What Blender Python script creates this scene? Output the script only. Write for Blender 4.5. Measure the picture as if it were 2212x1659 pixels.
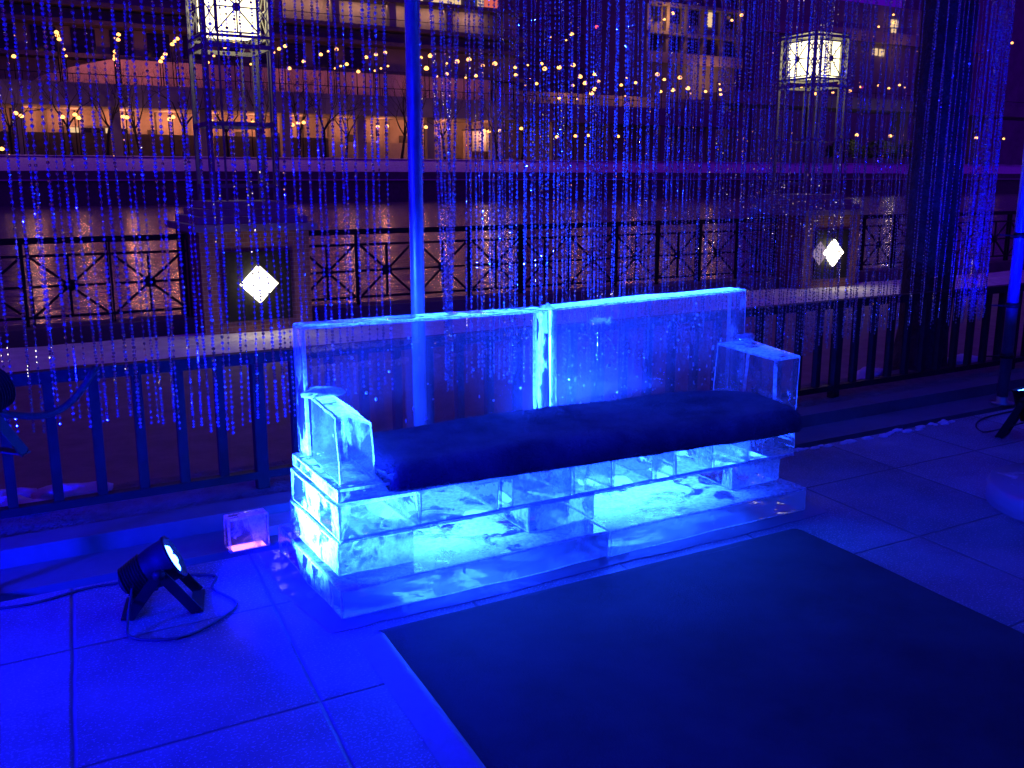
import bpy, bmesh, math, random
from mathutils import Vector, Matrix, noise
R = math.radians
random.seed(7)
for o in list(bpy.data.objects):
    bpy.data.objects.remove(o)
SC = bpy.context.scene
COL = SC.collection

# ------------------------------------------------------------------ camera
PITCH, YAW, FPX, CAMZ = 12.1, 30.0, 2080.0, 1.40
cd = bpy.data.cameras.new('camera')
cam = bpy.data.objects.new('camera', cd)
COL.objects.link(cam)
cam.location = (0, 0, CAMZ)
cam.rotation_euler = (R(90 - PITCH), 0, R(-YAW))
cd.sensor_width = 36
cd.lens = 36 * FPX / 2212
cd.clip_start = 0.05
cd.clip_end = 3000
SC.camera = cam

# ------------------------------------------------------------------ night sky
W = bpy.data.worlds.new("World")
SC.world = W
W.use_nodes = True
nt = W.node_tree
nt.nodes.clear()
wo = nt.nodes.new('ShaderNodeOutputWorld')
b1 = nt.nodes.new('ShaderNodeBackground')
b2 = nt.nodes.new('ShaderNodeBackground')
ad = nt.nodes.new('ShaderNodeAddShader')
sk = nt.nodes.new('ShaderNodeTexSky')
sk.sky_type = 'NISHITA'
sk.sun_disc = False
sk.sun_elevation = R(-6)
sk.sun_rotation = R(200)
nt.links.new(sk.outputs[0], b1.inputs[0])
b1.inputs[1].default_value = 0.05
b2.inputs[0].default_value = (0.080, 0.0015, 0.52, 1)      # city glow of the night sky
b2.inputs[1].default_value = 0.62
nt.links.new(b1.outputs[0], ad.inputs[0])
nt.links.new(b2.outputs[0], ad.inputs[1])
nt.links.new(ad.outputs[0], wo.inputs[0])
sl = bpy.data.lights.new('moon', 'SUN')
sl.energy = 0.012
sl.angle = R(5)
sl.color = (0.7, 0.75, 1.0)
so = bpy.data.objects.new('moon', sl)
COL.objects.link(so)
so.rotation_euler = (R(40), 0, R(200))

SC.view_settings.view_transform = 'Standard'
SC.view_settings.look = 'None'
SC.view_settings.exposure = 0.0
SC.view_settings.gamma = 1.0
SC.view_settings.use_curve_mapping = False
SC.render.engine = 'CYCLES'
cy = SC.cycles
cy.max_bounces = 16
cy.transparent_max_bounces = 24
cy.transmission_bounces = 14
cy.glossy_bounces = 4
cy.diffuse_bounces = 3
cy.sample_clamp_indirect = 4.0
cy.use_denoising = True
cy.denoiser = 'OPENIMAGEDENOISE'
cy.caustics_refractive = True
cy.caustics_reflective = False
cy.blur_glossy = 0.5

BLUE = (0.0, 0.0004, 1.0)
CYAN = (0.006, 0.040, 1.0)
WARM = (1.0, 0.40, 0.12)


def aim(o, d):
    o.rotation_euler = Vector(d).to_track_quat('-Z', 'Y').to_euler()


def spot(loc, target, energy, color, size=60, blend=0.6, radius=0.05, parent=None):
    l = bpy.data.lights.new('lamp_light', 'SPOT')
    l.energy = energy
    l.color = color
    l.spot_size = R(size)
    l.spot_blend = blend
    l.shadow_soft_size = radius
    o = bpy.data.objects.new('lamp_light', l)
    COL.objects.link(o)
    o.location = loc
    aim(o, Vector(target) - Vector(loc))
    if parent:
        o.parent = parent
        o.matrix_parent_inverse = parent.matrix_basis.inverted()
    return o


def point(loc, energy, color, radius=0.1):
    l = bpy.data.lights.new('lamp_light', 'POINT')
    l.energy = energy
    l.color = color
    l.shadow_soft_size = radius
    o = bpy.data.objects.new('lamp_light', l)
    COL.objects.link(o)
    o.location = loc
    return o


def area(loc, d, energy, color, sx, sy):
    l = bpy.data.lights.new('lamp_light', 'AREA')
    l.shape = 'RECTANGLE'
    l.size, l.size_y = sx, sy
    l.energy = energy
    l.color = color
    o = bpy.data.objects.new('lamp_light', l)
    COL.objects.link(o)
    o.location = loc
    aim(o, d)
    return o


# ------------------------------------------------------------------ helpers
cp, sp_ = math.cos(R(PITCH)), math.sin(R(PITCH))
cyw, syw = math.cos(R(YAW)), math.sin(R(YAW))


def ray(px, py):
    """direction through a point of the photo measured on a 2212 x 1659 grid"""
    u, v = (px - 1106) / FPX, (py - 829.5) / FPX
    f = cp - sp_ * v
    return Vector((cyw * u + syw * f, -syw * u + cyw * f, -(sp_ + cp * v)))


def onY(px, py, Y):
    d = ray(px, py)
    return Vector((0, 0, CAMZ)) + d * (Y / d.y)


class MB:
    def __init__(s):
        s.v, s.f, s.m, s.sm = [], [], [], []

    def add(s, vs, fs, mi=0, smooth=False):
        n = len(s.v)
        s.v += [tuple(p) for p in vs]
        s.f += [tuple(i + n for i in f) for f in fs]
        s.m += [mi] * len(fs)
        s.sm += [smooth] * len(fs)
        return s

    def box(s, x0, x1, y0, y1, z0, z1, mi=0):
        return s.add([(x0, y0, z0), (x1, y0, z0), (x1, y1, z0), (x0, y1, z0), (x0, y0, z1), (x1, y0, z1), (x1, y1, z1), (x0, y1, z1)],
                     [(3, 2, 1, 0), (4, 5, 6, 7), (0, 1, 5, 4), (1, 2, 6, 5), (2, 3, 7, 6), (3, 0, 4, 7)], mi)

    def tube(s, pts, rads, n=8, mi=0, smooth=True, cap=True):
        pts = [Vector(p) for p in pts]
        if not hasattr(rads, '__len__'):
            rads = [rads] * len(pts)
        rings, ref = [], None
        for i, p in enumerate(pts):
            a = pts[max(i - 1, 0)]
            b = pts[min(i + 1, len(pts) - 1)]
            t = (b - a).normalized()
            if ref is None:
                ref = Vector((1, 0, 0)) if abs(t.x) < 0.8 else Vector((0, 1, 0))
            x = (ref - t * ref.dot(t)).normalized()
            y = t.cross(x)
            ref = x
            rings.append([p + (x * math.cos(2 * math.pi * k / n) + y * math.sin(2 * math.pi * k / n)) * rads[i] for k in range(n)])
        vs = [q for r in rings for q in r]
        fs = []
        for i in range(len(rings) - 1):
            for k in range(n):
                a, b = i * n + k, i * n + (k + 1) % n
                fs.append((a, b, b + n, a + n))
        s.add(vs, fs, mi, smooth)
        if cap:
            m = len(s.v) - len(vs)
            s.f += [tuple(m + k for k in range(n))[::-1], tuple(m + (len(rings) - 1) * n + k for k in range(n))]
            s.m += [mi, mi]
            s.sm += [False, False]
        return s

    def lathe(s, prof, o, axis, n=24, mi=0, smooth=True):
        """prof: (distance along axis, radius)"""
        o, t = Vector(o), Vector(axis).normalized()
        ref = Vector((0, 0, 1)) if abs(t.z) < 0.8 else Vector((1, 0, 0))
        x = (ref - t * ref.dot(t)).normalized()
        y = t.cross(x)
        vs, fs = [], []
        for (h, r) in prof:
            for k in range(n):
                a = 2 * math.pi * k / n
                vs.append(o + t * h + (x * math.cos(a) + y * math.sin(a)) * r)
        for i in range(len(prof) - 1):
            for k in range(n):
                a, b = i * n + k, i * n + (k + 1) % n
                fs.append((a, b, b + n, a + n))
        return s.add(vs, fs, mi, smooth)

    def bar(s, a, b, w, h, up=(0, 1, 0), mi=0):
        """square bar from a to b; w along up x dir, h along up"""
        a, b, up = Vector(a), Vector(b), Vector(up)
        t = (b - a).normalized()
        u = (up - t * up.dot(t)).normalized()
        x = t.cross(u)
        vs = []
        for p in (a, b):
            for (i, j) in ((-1, -1), (1, -1), (1, 1), (-1, 1)):
                vs.append(p + x * w / 2 * i + u * h / 2 * j)
        return s.add(vs, [(3, 2, 1, 0), (4, 5, 6, 7), (0, 1, 5, 4), (1, 2, 6, 5), (2, 3, 7, 6), (3, 0, 4, 7)], mi)

    def mesh(s, name, mats):
        me = bpy.data.meshes.new(name)
        me.from_pydata(s.v, [], s.f)
        for m in (mats if isinstance(mats, (list, tuple)) else [mats]):
            me.materials.append(m)
        me.polygons.foreach_set('material_index', s.m)
        me.polygons.foreach_set('use_smooth', s.sm)
        me.update()
        return me

    def build(s, name, mats, parent=None):
        return link(name, s.mesh(name, mats), parent)


def link(name, me, parent=None):
    o = bpy.data.objects.new(name, me)
    COL.objects.link(o)
    if parent:
        o.parent = parent
        o.location = -Vector(parent.location) if True else (0, 0, 0)
        if parent.parent:
            o.location = (0, 0, 0)
    return o


def tag(o, label=None, cat=None, group=None, kind=None):
    if label: o['label'] = label
    if cat: o['category'] = cat
    if group: o['group'] = group
    if kind: o['kind'] = kind
    return o


def empty(name, loc, label, cat, group=None):
    o = bpy.data.objects.new(name, None)
    COL.objects.link(o)
    o.location = loc
    o.empty_display_size = 0.1
    return tag(o, label, cat, group)


def copy_tree(o, loc=None, parent=None):
    c = o.copy()
    COL.objects.link(c)
    if parent:
        c.parent = parent
    if loc is not None:
        c.location = loc
    for ch in o.children:
        copy_tree(ch, None, c)
    return c


# ------------------------------------------------------------------ materials
def new_mat(name):
    m = bpy.data.materials.new(name)
    m.use_nodes = True
    n = m.node_tree
    n.nodes.clear()
    out = n.nodes.new('ShaderNodeOutputMaterial')
    return m, n, out


def N(n, t, **kw):
    x = n.nodes.new('ShaderNode' + t)
    for k, v in kw.items():
        if k.startswith('_'):
            setattr(x, k[1:], v)
        else:
            x.inputs[k.replace('__', ' ')].default_value = v
    return x


def L(n, a, b):
    n.links.new(a, b)


def pbr(name, c0, c1=None, rough=0.6, rvar=0.15, scale=6.0, bump=0.3, bscale=None, metal=0.0, spec=0.5, detail=8, bdist=0.01, coords='Object'):
    """a base colour that wanders between c0 and c1 with noise, roughness that wanders, and a noise bump"""
    m, n, out = new_mat(name)
    c1 = c1 or tuple(min(1, c * 1.6) for c in c0)
    tc = N(n, 'TexCoord')
    nz = N(n, 'TexNoise', Scale=scale, Detail=detail, Roughness=0.65)
    L(n, tc.outputs[coords], nz.inputs['Vector'])
    rp = N(n, 'ValToRGB')
    rp.color_ramp.elements[0].position = 0.32
    rp.color_ramp.elements[1].position = 0.68
    rp.color_ramp.elements[0].color = (*c0, 1)
    rp.color_ramp.elements[1].color = (*c1, 1)
    L(n, nz.outputs[0], rp.inputs[0])
    p = N(n, 'BsdfPrincipled', Metallic=metal)
    p.inputs['Specular IOR Level'].default_value = spec
    L(n, rp.outputs[0], p.inputs['Base Color'])
    mr = N(n, 'MapRange')
    mr.inputs['To Min'].default_value = max(0.03, rough - rvar)
    mr.inputs['To Max'].default_value = min(1, rough + rvar)
    L(n, nz.outputs[0], mr.inputs['Value'])
    L(n, mr.outputs[0], p.inputs['Roughness'])
    nb = N(n, 'TexNoise', Scale=bscale or scale * 6, Detail=6, Roughness=0.6)
    L(n, tc.outputs[coords], nb.inputs['Vector'])
    bp = N(n, 'Bump', Strength=bump, Distance=bdist)
    L(n, nb.outputs[0], bp.inputs['Height'])
    L(n, bp.outputs[0], p.inputs['Normal'])
    L(n, p.outputs[0], out.inputs[0])
    return m


def emit(name, color, strength):
    m, n, out = new_mat(name)
    e = N(n, 'Emission', Strength=strength)
    e.inputs[0].default_value = (*color, 1)
    L(n, e.outputs[0], out.inputs[0])
    return m


def ice(name, lo, hi, scale=5.0, stretch=(1, 1, 1), frost_open=0.15, refr=0.2, veil=0.0, bump=0.25, seed=0.0, drops=0.0, gain=1.0):
    """clear ice with frosted patches: the frost threshold runs from lo to hi on a noise"""
    m, n, out = new_mat(name)
    tc = N(n, 'TexCoord')
    mp = N(n, 'Mapping')
    mp.inputs['Location'].default_value = (seed, seed * 0.7, seed * 1.3)
    mp.inputs['Scale'].default_value = stretch
    L(n, tc.outputs['Object'], mp.inputs['Vector'])
    nz = N(n, 'TexNoise', Scale=scale, Detail=10, Roughness=0.62, Distortion=0.6)
    L(n, mp.outputs[0], nz.inputs['Vector'])
    mr = N(n, 'MapRange')
    mr.inputs['From Min'].default_value = lo
    mr.inputs['From Max'].default_value = hi
    L(n, nz.outputs[0], mr.inputs['Value'])
    frostfac = mr.outputs[0]
    if drops > 0:
        vo = N(n, 'TexVoronoi', Scale=26.0, Randomness=1.0)
        L(n, mp.outputs[0], vo.inputs['Vector'])
        lt = N(n, 'MapRange')
        lt.inputs['From Min'].default_value = 0.16
        lt.inputs['From Max'].default_value = 0.13
        L(n, vo.outputs['Distance'], lt.inputs['Value'])
        sc = N(n, 'SeparateColor')
        L(n, vo.outputs['Color'], sc.inputs[0])
        gt = N(n, 'Math', _operation='LESS_THAN')
        gt.inputs[1].default_value = drops
        L(n, sc.outputs[0], gt.inputs[0])
        mu = N(n, 'Math', _operation='MULTIPLY')
        L(n, lt.outputs[0], mu.inputs[0])
        L(n, gt.outputs[0], mu.inputs[1])
        mx = N(n, 'Math', _operation='MAXIMUM')
        L(n, mr.outputs[0], mx.inputs[0])
        L(n, mu.outputs[0], mx.inputs[1])
        frostfac = mx.outputs[0]
    nb = N(n, 'TexNoise', Scale=9.0, Detail=3, Roughness=0.5)
    L(n, mp.outputs[0], nb.inputs['Vector'])
    bp = N(n, 'Bump', Strength=bump, Distance=0.02)
    L(n, nb.outputs[0], bp.inputs['Height'])
    fr = N(n, 'Fresnel', IOR=1.31)
    L(n, bp.outputs[0], fr.inputs['Normal'])
    re = N(n, 'BsdfRefraction', Roughness=0.0, IOR=1.22)
    re.inputs['Color'].default_value = (0.95, 0.98, 1, 1)
    L(n, bp.outputs[0], re.inputs['Normal'])
    tr = N(n, 'BsdfTransparent')
    tr.inputs['Color'].default_value = (0.95, 0.98, 1, 1)
    m1 = N(n, 'MixShader', Fac=refr)
    L(n, tr.outputs[0], m1.inputs[1])
    L(n, re.outputs[0], m1.inputs[2])
    gl = N(n, 'BsdfGlossy', Roughness=0.06)
    L(n, bp.outputs[0], gl.inputs['Normal'])
    m2 = N(n, 'MixShader')
    L(n, fr.outputs[0], m2.inputs[0])
    L(n, m1.outputs[0], m2.inputs[1])
    L(n, gl.outputs[0], m2.inputs[2])
    df = N(n, 'BsdfDiffuse')
    df.inputs[0].default_value = (0.86, 0.9, 0.92, 1)
    tl = N(n, 'BsdfTranslucent')
    tl.inputs[0].default_value = (0.86, 0.9, 0.92, 1)
    m3 = N(n, 'MixShader', Fac=0.5)
    L(n, df.outputs[0], m3.inputs[1])
    L(n, tl.outputs[0], m3.inputs[2])
    m4 = N(n, 'MixShader', Fac=frost_open)
    L(n, m3.outputs[0], m4.inputs[1])
    L(n, tr.outputs[0], m4.inputs[2])
    fin = N(n, 'TexNoise', Scale=60.0, Detail=6, Roughness=0.7)
    L(n, tc.outputs['Object'], fin.inputs['Vector'])
    fm = N(n, 'MapRange')
    fm.inputs['From Min'].default_value = 0.3
    fm.inputs['From Max'].default_value = 0.6
    fm.inputs['To Min'].default_value = 0.25 * gain
    fm.inputs['To Max'].default_value = 1.0 * gain
    L(n, fin.outputs[0], fm.inputs['Value'])
    mm = N(n, 'Math', _operation='MULTIPLY')
    L(n, frostfac, mm.inputs[0])
    L(n, fm.outputs[0], mm.inputs[1])
    va = N(n, 'Math', _operation='ADD', _use_clamp=True)
    va.inputs[1].default_value = veil
    L(n, mm.outputs[0], va.inputs[0])
    m5 = N(n, 'MixShader')
    L(n, va.outputs[0], m5.inputs[0])
    L(n, m2.outputs[0], m5.inputs[1])
    L(n, m4.outputs[0], m5.inputs[2])
    L(n, m5.outputs[0], out.inputs[0])
    return m


def paving_mat():
    m, n, out = new_mat('stone_paving')
    tc = N(n, 'TexCoord')
    sx = N(n, 'SeparateXYZ')
    L(n, tc.outputs['Object'], sx.inputs[0])
    wob = N(n, 'TexNoise', Scale=3.0, Detail=4)
    L(n, tc.outputs['Object'], wob.inputs['Vector'])

    def M(op, a, b, c=None):
        x = N(n, 'Math', _operation=op)
        for i, q in enumerate((a, b, c)):
            if q is None: continue
            if isinstance(q, (int, float)): x.inputs[i].default_value = q
            else: L(n, q, x.inputs[i])
        return x.outputs[0]
    w = M('MULTIPLY_ADD', wob.outputs[0], 0.016, -0.008)
    yy = M('ADD', M('SUBTRACT', sx.outputs[1], 2.995), w)
    row = M('FLOOR', M('DIVIDE', yy, 0.665), 0)
    dy = M('ABSOLUTE', M('WRAP', yy, 0.3325, -0.3325), 0)
    xx = M('ADD', M('SUBTRACT', M('MULTIPLY_ADD', yy, -0.10, sx.outputs[0]), 0.81), w)
    dx = M('ABSOLUTE', M('WRAP', xx, 0.31, -0.31), 0)
    d = M('MINIMUM', dx, dy)
    jm = N(n, 'MapRange')
    jm.inputs['From Min'].default_value = 0.001
    jm.inputs['From Max'].default_value = 0.009
    L(n, d, jm.inputs['Value'])
    nz = N(n, 'TexNoise', Scale=2.2, Detail=8, Roughness=0.65)
    L(n, tc.outputs['Object'], nz.inputs['Vector'])
    rp = N(n, 'ValToRGB')
    rp.color_ramp.elements[0].position = 0.3
    rp.color_ramp.elements[1].position = 0.7
    rp.color_ramp.elements[0].color = (0.13, 0.13, 0.14, 1)
    rp.color_ramp.elements[1].color = (0.31, 0.31, 0.32, 1)
    L(n, nz.outputs[0], rp.inputs[0])
    gr = N(n, 'TexNoise', Scale=140.0, Detail=2, Roughness=0.5)
    L(n, tc.outputs['Object'], gr.inputs['Vector'])
    gp = N(n, 'TexNoise', Scale=1.7, Detail=4)
    L(n, tc.outputs['Object'], gp.inputs['Vector'])
    gm = N(n, 'MapRange')
    gm.inputs['From Min'].default_value = 0.64
    gm.inputs['From Max'].default_value = 0.70
    L(n, M('MULTIPLY_ADD', gp.outputs[0], 0.12, gr.outputs[0]), gm.inputs['Value'])
    gx = N(n, 'Mix', _data_type='RGBA')
    L(n, gm.outputs[0], gx.inputs[0])
    L(n, rp.outputs[0], gx.inputs[6])
    gx.inputs[7].default_value = (0.5, 0.5, 0.52, 1)
    # each slab its own tone
    cid = N(n, 'CombineXYZ')
    L(n, M('FLOOR', M('DIVIDE', xx, 0.62), 0), cid.inputs[0])
    L(n, row, cid.inputs[1])
    wn = N(n, 'TexWhiteNoise')
    L(n, cid.outputs[0], wn.inputs['Vector'])
    tn = N(n, 'MapRange')
    tn.inputs['To Min'].default_value = 0.72
    tn.inputs['To Max'].default_value = 1.1
    L(n, wn.outputs['Value'], tn.inputs['Value'])
    tx = N(n, 'Mix', _data_type='RGBA', _blend_type='MULTIPLY')
    tx.inputs[0].default_value = 1.0
    L(n, gx.outputs[2], tx.inputs[6])
    L(n, tn.outputs[0], tx.inputs[7])
    mx = N(n, 'Mix', _data_type='RGBA')
    L(n, jm.outputs[0], mx.inputs[0])
    mx.inputs[6].default_value = (0.075, 0.075, 0.075, 1)
    L(n, tx.outputs[2], mx.inputs[7])
    p = N(n, 'BsdfPrincipled')
    p.inputs['Specular IOR Level'].default_value = 0.4
    L(n, mx.outputs[2], p.inputs['Base Color'])
    wet = N(n, 'TexNoise', Scale=1.3, Detail=5, Roughness=0.6)
    L(n, tc.outputs['Object'], wet.inputs['Vector'])
    rr = N(n, 'MapRange')
    rr.inputs['From Min'].default_value = 0.35
    rr.inputs['From Max'].default_value = 0.6
    rr.inputs['To Min'].default_value = 0.35
    rr.inputs['To Max'].default_value = 0.75
    L(n, wet.outputs[0], rr.inputs['Value'])
    L(n, rr.outputs[0], p.inputs['Roughness'])
    fb = N(n, 'TexNoise', Scale=90, Detail=5, Roughness=0.7)
    L(n, tc.outputs['Object'], fb.inputs['Vector'])
    hh = M('MULTIPLY_ADD', fb.outputs[0], 0.12, jm.outputs[0])
    bp = N(n, 'Bump', Strength=0.6, Distance=0.006)
    L(n, hh, bp.inputs['Height'])
    L(n, bp.outputs[0], p.inputs['Normal'])
    L(n, p.outputs[0], out.inputs[0])
    return m


def water_mat():
    m, n, out = new_mat('river_water')
    tc = N(n, 'TexCoord')
    mp = N(n, 'Mapping')
    mp.inputs['Scale'].default_value = (0.8, 1.0, 1)
    L(n, tc.outputs['Object'], mp.inputs['Vector'])
    nz = N(n, 'TexNoise', Scale=2.0, Detail=2.5, Roughness=0.5, Distortion=0.2)
    L(n, mp.outputs[0], nz.inputs['Vector'])
    bp = N(n, 'Bump', Strength=0.30, Distance=0.16)
    L(n, nz.outputs[0], bp.inputs['Height'])
    p = N(n, 'BsdfPrincipled', Roughness=0.17, IOR=1.33)
    big = N(n, 'TexNoise', Scale=0.35, Detail=6, Roughness=0.7)
    L(n, mp.outputs[0], big.inputs['Vector'])
    rp = N(n, 'ValToRGB')
    rp.color_ramp.elements[0].position = 0.35
    rp.color_ramp.elements[1].position = 0.68
    rp.color_ramp.elements[0].color = (0.09, 0.08, 0.085, 1)
    rp.color_ramp.elements[1].color = (0.30, 0.28, 0.29, 1)      # drifting slush
    L(n, big.outputs[0], rp.inputs[0])
    L(n, rp.outputs[0], p.inputs['Base Color'])
    L(n, bp.outputs[0], p.inputs['Normal'])
    L(n, p.outputs[0], out.inputs[0])
    return m


def brick_mat():
    m, n, out = new_mat('brick')
    tc = N(n, 'TexCoord')
    mp = N(n, 'Mapping')
    mp.inputs['Rotation'].default_value = (R(90), 0, 0)
    L(n, tc.outputs['Object'], mp.inputs['Vector'])
    b = N(n, 'TexBrick', Scale=5.0)
    b.inputs['Color1'].default_value = (0.20, 0.085, 0.06, 1)
    b.inputs['Color2'].default_value = (0.27, 0.12, 0.085, 1)
    b.inputs['Mortar'].default_value = (0.3, 0.26, 0.24, 1)
    b.inputs['Mortar Size'].default_value = 0.012
    L(n, mp.outputs[0], b.inputs['Vector'])
    p = N(n, 'BsdfPrincipled', Roughness=0.85)
    L(n, b.outputs[0], p.inputs['Base Color'])
    bp = N(n, 'Bump', Strength=0.4, Distance=0.005)
    L(n, b.outputs[1], bp.inputs['Height'])
    L(n, bp.outputs[0], p.inputs['Normal'])
    L(n, p.outputs[0], out.inputs[0])
    return m


def bead_mat():
    m, n, out = new_mat('crystal_beads')
    oi = N(n, 'ObjectInfo')
    geo = N(n, 'NewGeometry')
    df = N(n, 'BsdfDiffuse')
    df.inputs[0].default_value = (0.45, 0.45, 0.5, 1)
    tl = N(n, 'BsdfTranslucent')
    tl.inputs[0].default_value = (0.5, 0.5, 0.55, 1)
    m0 = N(n, 'MixShader', Fac=0.4)
    L(n, df.outputs[0], m0.inputs[1])
    L(n, tl.outputs[0], m0.inputs[2])
    gl = N(n, 'BsdfGlossy', Roughness=0.09)
    gl.inputs[0].default_value = (0.95, 0.95, 1, 1)
    m1 = N(n, 'MixShader', Fac=0.35)
    L(n, m0.outputs[0], m1.inputs[1])
    L(n, gl.outputs[0], m1.inputs[2])
    tr = N(n, 'BsdfTransparent')
    m2 = N(n, 'MixShader')
    mr = N(n, 'MapRange')
    mr.inputs['To Min'].default_value = 0.12
    mr.inputs['To Max'].default_value = 0.8
    L(n, geo.outputs['Random Per Island'], mr.inputs['Value'])
    L(n, mr.outputs[0], m2.inputs[0])
    L(n, m1.outputs[0], m2.inputs[1])
    L(n, tr.outputs[0], m2.inputs[2])
    gs = N(n, 'BsdfGlass', Roughness=0.0, IOR=1.55)
    gt = N(n, 'Math', _operation='GREATER_THAN')
    gt.inputs[1].default_value = 0.7
    L(n, geo.outputs['Random Per Island'], gt.inputs[0])
    m3 = N(n, 'MixShader')
    L(n, gt.outputs[0], m3.inputs[0])
    L(n, m2.outputs[0], m3.inputs[1])
    L(n, gs.outputs[0], m3.inputs[2])
    L(n, m3.outputs[0], out.inputs[0])
    return m


M_ICE = ice('clear_ice', 0.66, 0.76, scale=7, drops=0.16, seed=3.1, veil=0.05)
M_ICE_CLEAR = ice('clearest_ice', 0.66, 0.74, scale=4, seed=5.7, drops=0.09, veil=0.03)
M_ICE_MID = ice('patchy_ice', 0.50, 0.57, scale=9, veil=0.02, stretch=(1, 1, 0.6), seed=1.3)
M_ICE_FROST = ice('frosted_ice', 0.41, 0.50, scale=8, veil=0.03, seed=8.2)
M_ICE_EDGE = ice('ice_edge', 0.30, 0.40, scale=9, seed=2.2, frost_open=0.05)
M_ICE_PLINTH = ice('bluish_plinth_ice', 0.60, 0.74, scale=6, seed=6.4, veil=0.32)
M_ICE_BACK = ice('cloudy_back_ice', 0.66, 0.74, scale=9, drops=0.2, seed=3.1, veil=0.11)
M_ICE_SHEET = ice('melt_ice', 0.60, 0.75, scale=3, seed=4.0, refr=0.0, veil=0.4)
M_PAVE = paving_mat()
M_CONC = pbr('concrete', (0.20, 0.19, 0.18), (0.32, 0.31, 0.30), 0.8, scale=3, bump=0.5)
M_DCONC = pbr('dark_concrete', (0.10, 0.09, 0.09), (0.17, 0.16, 0.15), 0.85, scale=2, bump=0.5)
M_SOIL = pbr('gravel_soil', (0.10, 0.085, 0.075), (0.22, 0.20, 0.18), 0.9, scale=14, bump=1.0, bscale=60, bdist=0.02)
M_PLAZA = pbr('plaza_pavers', (0.16, 0.12, 0.11), (0.26, 0.21, 0.19), 0.85, scale=4, bump=0.6, bscale=40)
M_SNOW = pbr('old_snow', (0.55, 0.55, 0.57), (0.82, 0.82, 0.84), 0.8, scale=5, bump=0.8, bscale=16, bdist=0.03)
M_RUBBER = pbr('dark_carpet', (0.022, 0.022, 0.024), (0.045, 0.045, 0.048), 0.95, scale=3.5, bump=0.8, bscale=260, spec=0.15, bdist=0.004)
M_RUBEDGE = pbr('rubber_edge', (0.16, 0.16, 0.17), (0.22, 0.22, 0.23), 0.6, scale=12, bump=0.2)
M_METAL = pbr('black_painted_steel', (0.009, 0.009, 0.01), (0.018, 0.018, 0.02), 0.55, scale=20, bump=0.15, spec=0.25)
M_POLE = pbr('aluminium_pole', (0.20, 0.20, 0.21), (0.32, 0.32, 0.34), 0.36, rvar=0.08, scale=8, bump=0.06, metal=0.5)
M_PAR = pbr('black_lamp_housing', (0.006, 0.006, 0.007), (0.012, 0.012, 0.014), 0.6, scale=20, bump=0.1, spec=0.25)
M_VELVET = pbr('dark_fur_cushion', (0.07, 0.07, 0.075), (0.20, 0.20, 0.21), 0.95, scale=5, bump=1.0, bscale=120, spec=0.1, bdist=0.008)
M_BARK = pbr('bark', (0.035, 0.028, 0.024), (0.09, 0.075, 0.065), 0.9, scale=9, bump=1.0, bscale=22, bdist=0.03)
M_TWIG = pbr('dark_bark', (0.012, 0.010, 0.010), (0.03, 0.025, 0.022), 0.9, scale=3, bump=0.4)
M_BRICK = brick_mat()
M_STONE = pbr('limestone', (0.22, 0.21, 0.2), (0.34, 0.33, 0.31), 0.8, scale=4, bump=0.4)
M_FRAME = pbr('grey_painted_steel', (0.16, 0.16, 0.16), (0.24, 0.24, 0.24), 0.5, scale=10, bump=0.1)
M_WALLP = pbr('plastered_wall', (0.30, 0.25, 0.22), (0.46, 0.40, 0.36), 0.85, scale=0.25, bump=0.3, bscale=3)
M_DECK = pbr('stained_concrete', (0.18, 0.17, 0.17), (0.32, 0.30, 0.30), 0.85, scale=0.2, bump=0.3, bscale=3)
M_HOARD = pbr('dark_hoarding', (0.04, 0.035, 0.045), (0.08, 0.075, 0.09), 0.7, scale=0.5, bump=0.2)
M_GLASSD = pbr('dark_window', (0.01, 0.01, 0.015), (0.02, 0.02, 0.03), 0.15, rvar=0.05, scale=1, bump=0.02)
M_ROPE = pbr('black_rope', (0.02, 0.02, 0.022), (0.05, 0.05, 0.055), 0.7, scale=80, bump=0.8, bscale=300, bdist=0.003)
M_SHRUB = pbr('evergreen', (0.02, 0.035, 0.012), (0.05, 0.075, 0.03), 0.8, scale=5, bump=0.5)
M_WATER = water_mat()
M_BEAD = bead_mat()
E_LANT = emit('lantern_glass', (1.0, 0.85, 0.43), 4.0)
E_DIAM = emit('diamond_glass', (1.0, 0.90, 0.66), 9.0)
E_DIAMREFL = emit('diamond_reflection_glow', (0.55, 0.40, 0.62), 0.55)  # dim glow that imitates a reflection of the lit diamond
E_LAMP = emit('sodium_lamp', (1.0, 0.40, 0.095), 4.5)
E_LAMPR = emit('red_lamp', (1.0, 0.06, 0.06), 4.0)
E_LED = emit('led_lens', (0.028, 0.10, 1.0), 38.0)


def panel_emit(name, color, strength):
    """glows on its front side only"""
    m, n, out = new_mat(name)
    e = N(n, 'Emission', Strength=strength)
    e.inputs[0].default_value = (*color, 1)
    g = N(n, 'NewGeometry')
    t = N(n, 'BsdfTransparent')
    x = N(n, 'MixShader')
    L(n, g.outputs['Backfacing'], x.inputs[0])
    L(n, e.outputs[0], x.inputs[1])
    L(n, t.outputs[0], x.inputs[2])
    L(n, x.outputs[0], out.inputs[0])
    return m


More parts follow.
